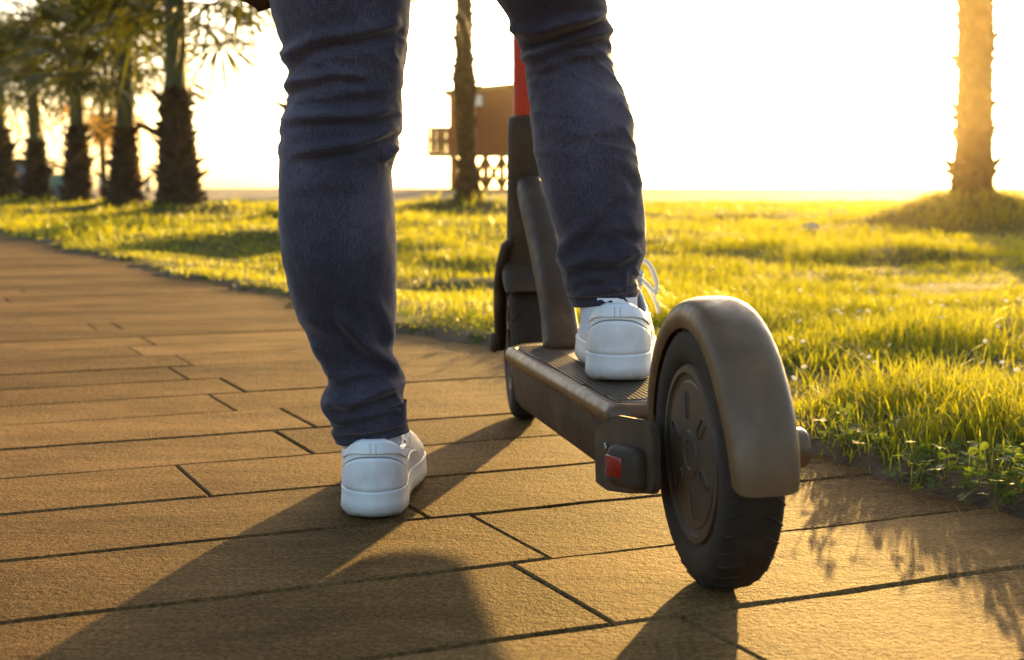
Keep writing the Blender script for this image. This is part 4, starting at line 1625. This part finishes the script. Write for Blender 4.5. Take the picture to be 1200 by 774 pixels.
garment_torso()

# bag that hangs at the person's left side, only its bottom edge in the picture
bc = at(300, -52, 1.45)
bm = bmesh.new()
prof = []
for i in range(15):
    t = i / 14
    z = -0.052 + 0.20 * t
    wx = 0.066 * (1 - (1 - min(1, t * 3.0)) ** 2.4) ** 0.5 + 0.002
    wy = 0.030 * (1 - (1 - min(1, t * 3.0)) ** 2) ** 0.5 + 0.002
    prof.append([(bc.x + wx * math.copysign(abs(math.cos(a)) ** 0.8, math.cos(a)) * (1 + 0.02 * math.sin(9 * a)), bc.y + wy * math.sin(a), bc.z + z - 0.004 * math.cos(a + 0.5)) for a in np.linspace(0, 2 * PI, 36, endpoint=False)])
bm.free()
bag_root = empty('shoulder_bag', (bc.x, bc.y, bc.z))
tag(bag_root, 'dark brown soft bag hanging beside the left thigh, mostly above the picture', 'bag')
v = [tuple(np.array(p) - np.array(bc)) for r_ in prof for p in r_]
bag_b = from_data('pouch', v, grid_faces(15, 36, True) + [tuple(range(35, -1, -1)), tuple(14 * 36 + k for k in range(36))], M['bag'], bag_root)
tube_obj('strap', [(-0.03, 0, 0.14), (-0.01, 0.0, 0.4), (0.06, -0.01, 0.72), (0.08, 0.02, 0.86), (0.09, 0.10, 0.72), (0.05, 0.05, 0.4), (0.03, 0.0, 0.14)], 0.006, M['bag'], bag_root, 8)


# ------------------------------------------------------------------ palms
def frond_mesh(name, seed, seg=21, pet=0.75, fan=0.92, droop=0.35, mat=None):
    r = random.Random(seed)
    bm = bmesh.new()
    # petiole
    pts = [(0, pet * t, -0.10 * t * t * pet) for t in np.linspace(0, 1, 5)]
    bm_tube(bm, pts, [0.018, 0.015, 0.013, 0.011, 0.009], 5)
    hz = pts[-1][2]
    hub = Vector((0, pet, hz))
    for i in range(seg):
        a = R(-118 + 236 * i / (seg - 1)) + r.uniform(-0.03, 0.03)
        L = fan * (0.68 + 0.32 * math.cos(a * 0.75)) * r.uniform(0.85, 1.1)
        d = Vector((math.sin(a), math.cos(a), 0.10 * math.cos(i * PI)))
        side = Vector((math.cos(a), -math.sin(a), 0.25 if i % 2 else -0.25))
        prev = None
        dr = droop * r.uniform(0.5, 1.6)
        for t, wv in ((0.02, 0.012), (0.35, 0.048), (0.68, 0.040), (0.88, 0.016)):
            c = hub + d * (L * t) + Vector((0, 0, -dr * L * t ** 2.2))
            p0, p1 = bm.verts.new(c - side * wv * 0.5), bm.verts.new(c + side * wv * 0.5)
            if prev:
                bm.faces.new((prev[0], prev[1], p1, p0))
            prev = (p0, p1)
        c = hub + d * L + Vector((0, 0, -dr * L * 1.25))
        tip = bm.verts.new(c)
        bm.faces.new((prev[0], prev[1], tip))
    me = bpy.data.meshes.new(name)
    bm.to_mesh(me)
    bm.free()
    me.materials.append(mat)
    return me


FR = [frond_mesh('frond', 10 + k, droop=(0.12, 0.2, 0.3, 0.42)[k], mat=M['frond']) for k in range(4)]
FRD = [frond_mesh('dry_frond', 30 + k, seg=16, droop=(0.9, 1.3)[k], mat=M['dry_frond']) for k in range(2)]


def palm(key, x, y, rad, boot_top, crown_z, label, seed, nfr=34, shaft_r=None, fscale=1.0, stub=1.0, group=None, wob=0.0, skirt=0, lean=0.0, taper=0.14):
    r = random.Random(seed)
    z0 = float(height(np.array([x]), np.array([y]))[0]) - 0.06
    root = empty('palm_tree', (x, y, z0))
    tag(root, label, 'palm tree', group)
    H = crown_z - z0
    bt = boot_top - z0
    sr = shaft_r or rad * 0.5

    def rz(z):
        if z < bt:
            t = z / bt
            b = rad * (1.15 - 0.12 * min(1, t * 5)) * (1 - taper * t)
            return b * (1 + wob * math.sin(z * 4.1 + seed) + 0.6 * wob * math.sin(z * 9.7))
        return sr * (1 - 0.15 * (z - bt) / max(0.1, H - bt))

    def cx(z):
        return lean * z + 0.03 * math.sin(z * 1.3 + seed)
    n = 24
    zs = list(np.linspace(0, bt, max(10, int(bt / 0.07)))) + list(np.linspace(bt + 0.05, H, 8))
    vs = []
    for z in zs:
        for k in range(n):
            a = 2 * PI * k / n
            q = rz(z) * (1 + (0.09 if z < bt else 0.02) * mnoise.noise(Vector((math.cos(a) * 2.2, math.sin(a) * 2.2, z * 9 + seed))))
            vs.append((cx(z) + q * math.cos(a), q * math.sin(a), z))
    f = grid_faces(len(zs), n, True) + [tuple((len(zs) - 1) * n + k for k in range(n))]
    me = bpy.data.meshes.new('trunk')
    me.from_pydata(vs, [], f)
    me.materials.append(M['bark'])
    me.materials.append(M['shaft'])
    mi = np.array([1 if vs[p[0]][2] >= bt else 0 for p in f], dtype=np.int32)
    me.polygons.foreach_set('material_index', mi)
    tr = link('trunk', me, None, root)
    # old leaf bases, spiralling up
    bm = bmesh.new()
    nb = int(bt / 0.0125)
    for i in range(nb):
        z = bt * (i + 0.5) / nb
        a = i * 2.39996 + r.uniform(-0.15, 0.15)
        q = rz(z) * 0.97
        d = Vector((math.cos(a), math.sin(a), 0))
        s = Vector((-math.sin(a), math.cos(a), 0))
        if r.random() < 0.12:
            continue
        L = stub * (0.6 + 0.8 * abs(mnoise.noise(Vector((a * 0.7, z * 2.3, seed))) * 2)) * r.choice((0.03, 0.045, 0.05, 0.06, 0.10, 0.18 if r.random() < 0.4 else 0.05)) * r.uniform(0.7, 1.25)
        upz = r.uniform(0.1, 0.9) * L + 0.02
        wv = r.uniform(0.028, 0.05) * (rad / 0.22)
        c = Vector((cx(z), 0, z)) + d * q
        b0, b1 = c - s * wv - Vector((0, 0, 0.02)), c + s * wv - Vector((0, 0, 0.02))
        c0 = c + Vector((0, 0, 0.06)) - d * 0.03
        t0 = c + d * L + Vector((0, 0, upz)) - s * wv * 0.4
        t1 = c + d * L + Vector((0, 0, upz)) + s * wv * 0.4
        t2 = c + d * (L * 0.75) + Vector((0, 0, upz + 0.012))
        q6 = [bm.verts.new(p) for p in (b0, b1, t1, t0, c0, t2)]
        for fc in ((0, 1, 2, 3), (0, 3, 5, 4), (1, 4, 5, 2), (3, 2, 5)):
            try:
                bm.faces.new([q6[k] for k in fc])
            except ValueError:
                pass
    from_bm('leaf_bases', bm, M['boot'], root, False)['kind'] = 'stuff'
    top = Vector((cx(H), 0, H))
    for i in range(nfr):
        t = i / nfr
        el = R(84 - 96 * t ** 0.9 + r.uniform(-9, 9))
        az = i * 2.39996 + r.uniform(-0.3, 0.3)
        o = bpy.data.objects.new('frond', FR[min(3, int(t * 4 + r.uniform(-0.4, 0.6)) if t < 0.95 else 3) % 4])
        C.objects.link(o)
        o.parent = root
        o.location = top + Vector((0, 0, -0.45 * t * min(1, H - bt))) + Vector((-math.sin(az), math.cos(az), 0)) * sr * 0.7
        sc = fscale * r.uniform(0.85, 1.12)
        o.scale = (sc, sc, sc)
        o.rotation_euler = Euler((el, r.uniform(-0.35, 0.35), az), 'XYZ')
    for i in range(skirt):
        az = i * 2.39996 + r.uniform(-0.3, 0.3)
        o = bpy.data.objects.new('dry_frond', FRD[i % 2])
        C.objects.link(o)
        o.parent = root
        o.location = top + Vector((0, 0, -0.5)) + Vector((-math.sin(az), math.cos(az), 0)) * sr * 0.7
        sc = fscale * r.uniform(0.6, 0.85)
        o.scale = (sc, sc, sc)
        o.rotation_euler = Euler((R(-50 - r.uniform(0, 25)), 0, az), 'XYZ')
    return root


PK = {p[0]: p for p in PALMS}
GRP = 'palms in a row along the path'
p = PK['near']
palm('near', p[1], p[2], p[3], p[4], p[5], 'thick palm trunk glowing beside the low sun at the right of the lawn', 1, 30, stub=0.5, wob=0.02)
p = PK['mid']
palm('mid', p[1], p[2], p[3], p[4], p[5], 'tall uneven palm trunk standing in front of the stilted beach hut', 2, 30, stub=0.55, wob=0.13)
p = PK['hid']
palm('hid', p[1], p[2], p[3], p[4], p[5], 'palm mostly hidden behind the left leg, its stubs showing beside the jeans', 3, 26, stub=1.25, group=GRP)
p = PK['a']
palm('a', p[1], p[2], p[3], p[4], p[5], 'largest dark palm of the left row, nearest the left leg', 4, 40, shaft_r=0.135, fscale=0.95, stub=1.25, group=GRP, taper=0.45, skirt=0, lean=-0.02)
p = PK['b']
palm('b', p[1], p[2], p[3], p[4], p[5], 'second palm of the left row, low crown over a bushy brown trunk', 5, 40, shaft_r=0.14, fscale=0.92, stub=1.25, group=GRP, taper=0.45, skirt=1)
p = PK['c']
palm('c', p[1], p[2], p[3], p[4], p[5], 'third palm of the left row, narrow green shaft above a brown base', 6, 40, shaft_r=0.13, fscale=0.95, stub=1.3, group=GRP, taper=0.45, skirt=1)
p = PK['d']
palm('d', p[1], p[2], p[3], p[4], p[5], 'fourth palm of the left row, tapering brown base and drooping crown', 7, 40, shaft_r=0.13, fscale=0.92, stub=1.3, group=GRP, taper=0.45, skirt=1)
p = PK['e']
palm('e', p[1], p[2], p[3], p[4], p[5], 'palm cut by the left edge of the picture, beside the grey kiosk', 8, 40, shaft_r=0.14, fscale=0.95, stub=1.3, group=GRP, taper=0.45, skirt=1)
p = PK['thin']
palm('thin', p[1], p[2], p[3], p[4], p[5], 'thin bare palm pole with dry yellow fronds behind the left row', 9, 14, shaft_r=0.09, fscale=1.0, stub=0.6, group=GRP, taper=0.45, skirt=16)

# ------------------------------------------------------------------ beach hut on stilts
HY = 62.0


def hx_(px):
    return px_x(px, HY)


def hz_(py):
    return at(600, py, HY).z


hut = empty('beach_hut', ((hx_(527) + hx_(668)) / 2, HY, 0.2))
tag(hut, 'red brown lifeguard hut on cross braced stilts beyond the lawn', 'hut')
HX0, HX1 = hx_(527) - hut.location.x, hx_(668) - hut.location.x
ZF, ZT0, ZT1 = hz_(178) - 0.2, hz_(108) - 0.2, hz_(94) - 0.2
DEP = 3.0
nb = 11
for i in range(nb):
    z0 = ZF + (ZT0 - ZF) * i / nb
    z1 = ZF + (ZT0 - ZF) * (i + 1) / nb
    box_obj('wall_board', ((HX0 + HX1) / 2, 0.03, (z0 + z1) / 2), (HX1 - HX0, 0.05, (z1 - z0) - 0.02), M['hut'], hut, 0.0)
bm = bmesh.new()
q = [(HX0 + 0.02, ZF), (HX1 - 0.02, ZF), (HX1 - 0.02, ZT1 - 0.06), (HX0 + 0.02, ZT0 - 0.06)]
a_ = [bm.verts.new((x, 0.07, z)) for x, z in q]
b_ = [bm.verts.new((x, DEP, z)) for x, z in q]
bm.faces.new(a_)
bm.faces.new(b_[::-1])
for k in range(4):
    bm.faces.new((a_[k], a_[(k + 1) % 4], b_[(k + 1) % 4], b_[k]))
from_bm('wall', bm, M['hut'], hut)
bm = bmesh.new()
q = [(HX0 - 0.25, ZT0 - 0.02), (HX1 + 0.25, ZT1 + 0.03), (HX1 + 0.25, ZT1 + 0.13), (HX0 - 0.25, ZT0 + 0.06)]
a_ = [bm.verts.new((x, -0.3, z)) for x, z in q]
b_ = [bm.verts.new((x, DEP + 0.3, z)) for x, z in q]
bm.faces.new(a_)
bm.faces.new(b_[::-1])
for k in range(4):
    bm.faces.new((a_[k], a_[(k + 1) % 4], b_[(k + 1) % 4], b_[k]))
from_bm('roof', bm, M['hut_dark'], hut)
wfx = hx_(561) - hut.location.x
wf = box_obj('window', (wfx, -0.01, hz_(118) - 0.2), (0.42, 0.06, 0.55), M['hut_dark'], hut)
box_obj('pane', (wfx, -0.05, hz_(118) - 0.2), (0.32, 0.02, 0.45), M['pane'], wf)
# floor deck with balcony to the left
BX0 = hx_(501) - hut.location.x
box_obj('floor', ((BX0 + HX1) / 2, DEP / 2, ZF - 0.09), (HX1 - BX0, DEP, 0.16), M['hut_dark'], hut)
for i in range(4):
    x = BX0 + 0.04 + (HX0 - BX0 - 0.1) * i / 3
    box_obj('railing_post', (x, 0.05, ZF + 0.5), (0.14, 0.14, 1.0), M['hut_dark'], hut)
    box_obj('railing_post', (x, DEP - 0.05, ZF + 0.5), (0.14, 0.14, 1.0), M['hut_dark'], hut)
for z in (0.5, 1.0):
    for y in (0.05, DEP - 0.05):
        box_obj('railing', ((BX0 + HX0) / 2, y - 0.05, ZF + z), (HX0 - BX0, 0.06, 0.13), M['hut_dark'], hut)
for i in range(8):
    x = HX0 + 0.15 + (HX1 - HX0 - 0.3) * i / 7
    for y in (0.15, DEP - 0.15):
        box_obj('stilt', (x, y, (ZF - 0.9) / 2 - 0.1), (0.22, 0.22, ZF + 0.7), M['hut_dark'], hut)
    if i:
        xp = HX0 + 0.15 + (HX1 - HX0 - 0.3) * (i - 1) / 7
        for y in (0.04, DEP - 0.04):
            tube_obj('brace', [(xp, y, 0.15), (x, y, ZF - 0.2)], 0.09, M['hut_dark'], hut, 6)
            tube_obj('brace', [(xp, y - 0.12, ZF - 0.2), (x, y - 0.12, 0.15)], 0.09, M['hut_dark'], hut, 6)

# ------------------------------------------------------------------ far things between the left palms
KY = 44.0
kx0, kx1 = px_x(-40, KY), px_x(40, KY)
kiosk = empty('kiosk', ((kx0 + kx1) / 2, KY, 0))
tag(kiosk, 'low grey kiosk far behind the palms at the left edge', 'kiosk')
kzt = at(0, 188, KY).z
box_obj('wall', (0, 1.0, kzt / 2 - 0.05), (kx1 - kx0 - 0.1, 2.0, kzt - 0.02), M['kiosk'], kiosk)
box_obj('roof', (0, 1.0, kzt), (kx1 - kx0 + 0.2, 2.4, 0.10), M['hut_dark'], kiosk)
dr_ = box_obj('door', (0.45, -0.02, 0.45), (0.4, 0.05, 0.8), M['orange'], kiosk)
box_obj('handle', (0.58, -0.06, 0.45), (0.03, 0.03, 0.08), M['steel'], dr_)
tent = empty('beach_tent', (px_x(70, 46), 46, 0))
tag(tent, 'small teal beach tent between the third and fourth palms', 'tent')
tz = at(0, 204, 46).z
bm = bmesh.new()
vv = [bm.verts.new(p) for p in ((-0.55, 0, 0), (0.55, 0, 0), (0.55, 1.0, 0), (-0.55, 1.0, 0), (-0.38, 0.5, tz), (0.38, 0.5, tz))]
for fc in ((0, 1, 5, 4), (1, 2, 5), (2, 3, 4, 5), (3, 0, 4)):
    bm.faces.new([vv[k] for k in fc])
from_bm('canopy', bm, M['teal'], tent)
box_obj('flap', (0.1, 0.06, 0.22), (0.3, 0.02, 0.44), M['kiosk'], tent, rot=Matrix.Rotation(R(-14), 3, 'X'))


def far_person(x, y, h, top, bottom, label, pose=0):
    root = empty('person', (x, y, 0))
    tag(root, label, 'person', 'people far behind the palms')
    me = bpy.data.meshes.new('body')
    V_ = [(0, 0, 0.52), (0, 0, 0.68), (0, 0, 0.80), (0, 0, 0.86), (0, 0, 0.95), (-0.055, 0, 0.5), (-0.06, 0.02, 0.27), (-0.06, 0, 0.03), (-0.06, -0.06, 0.01), (0.055, 0, 0.5), (0.065, 0.02, 0.27), (0.07, 0, 0.03), (0.07, -0.06, 0.01),
          (-0.12, 0, 0.79), (-0.16, 0.01, 0.62), (-0.15, -0.03, 0.46), (0.12, 0, 0.79), (0.16, 0.01, 0.62), (0.15, -0.03, 0.46)]
    E_ = [(0, 1), (1, 2), (2, 3), (3, 4), (0, 5), (5, 6), (6, 7), (7, 8), (0, 9), (9, 10), (10, 11), (11, 12), (2, 13), (13, 14), (14, 15), (2, 16), (16, 17), (17, 18)]
    RD = [.075, .07, .085, .035, .055, .05, .038, .025, .022, .05, .038, .025, .022, .036, .028, .02, .036, .028, .02]
    me.from_pydata([tuple(c * h for c in v_) for v_ in V_], E_, [])
    o = bpy.data.objects.new('body', me)
    C.objects.link(o)
    o.parent = root
    o.modifiers.new('skin', 'SKIN')
    for i, q in enumerate(RD):
        me.skin_vertices[0].data[i].radius = (q * h, q * h)
    me.skin_vertices[0].data[0].use_root = True
    s_ = o.modifiers.new('smooth', 'SUBSURF')
    s_.levels = s_.render_levels = 1
    me.materials.append(M['skin'])
    tube_obj('shirt', [(0, 0, 0.5 * h), (0, 0, 0.66 * h), (0, 0, 0.78 * h), (0, 0, 0.83 * h)], [0.10 * h, 0.09 * h, 0.115 * h, 0.06 * h], top, root, 12)
    for sx in (-1, 1):
        tube_obj('trouser_leg', [(sx * 0.055 * h, 0, 0.53 * h), (sx * 0.062 * h, 0.02 * h, 0.27 * h), (sx * 0.064 * h, 0, 0.06 * h)], [0.065 * h, 0.05 * h, 0.04 * h], bottom, root, 10)
    return root


far_person(px_x(121, 52), 52, 0.85, M['white_cloth'], M['red_cloth'], 'tiny distant child in white top and red trousers behind the thin palm')
far_person(px_x(107, 50), 50, 1.0, M['orange'], M['hut_dark'], 'tiny distant figure in orange top between the second and third palms')
far_person(px_x(175, 54), 54, 0.8, M['white_cloth'], M['hut_dark'], 'tiny distant child in white top and dark trousers right of the second palm')


# ------------------------------------------------------------------ stones on the lawn
def stone(px, py, w_px, label, seed):
    g = ground(px, py, 0.02)
    s = w_px / FPX * g.y / 2
    bm = bmesh.new()
    bmesh.ops.create_icosphere(bm, subdivisions=3, radius=1)
    for v in bm.verts:
        k = 1 + 0.28 * mnoise.noise(v.co * 1.4 + Vector((seed * 3.1, 0, 0))) + 0.1 * mnoise.noise(v.co * 4 + Vector((seed, 2, 0)))
        v.co = Vector((v.co.x * s * k, v.co.y * s * 0.8 * k, v.co.z * s * 0.62 * k))
    o = from_bm('stone', bm, M['rock'], None, True)
    o.location = (g.x, g.y, float(height(np.array([g.x]), np.array([g.y]))[0]) + s * 0.3)
    tag(o, label, 'stone', 'stones lying on the lawn')


stone(950, 268, 20, 'round grey stone alone on the lawn left of the sunlit palm', 1)
stone(1027, 270, 17, 'pale stone beside the mound of the sunlit palm', 2)
stone(821, 262, 12, 'small flat stone on the far lawn right of the leg on the scooter', 3)
stone(1046, 266, 10, 'smallest pale stone against the mound of the sunlit palm', 4)


# ------------------------------------------------------------------ haze volume added to stand in for lens glare round the low sun
hm = bpy.data.materials.new('glare_haze')
hm.use_nodes = True
ht_ = hm.node_tree
ht_.nodes.remove(ht_.nodes['Principled BSDF'])
vol = ht_.nodes.new('ShaderNodeVolumePrincipled')
vol.inputs['Color'].default_value = (1.0, 0.82, 0.46, 1)
vol.inputs['Density'].default_value = HAZE
vol.inputs['Anisotropy'].default_value = 0.985
ht_.links.new(vol.outputs[0], ht_.nodes['Material Output'].inputs['Volume'])
bm = bmesh.new()
bm_box(bm, (0, 10, 2.4), (190, 190, 10.4))
haze = from_bm('haze', bm, hm)
tag(haze, 'thin golden haze added to imitate lens glare round the low sun', kind='stuff')
haze.display_type = 'WIRE'
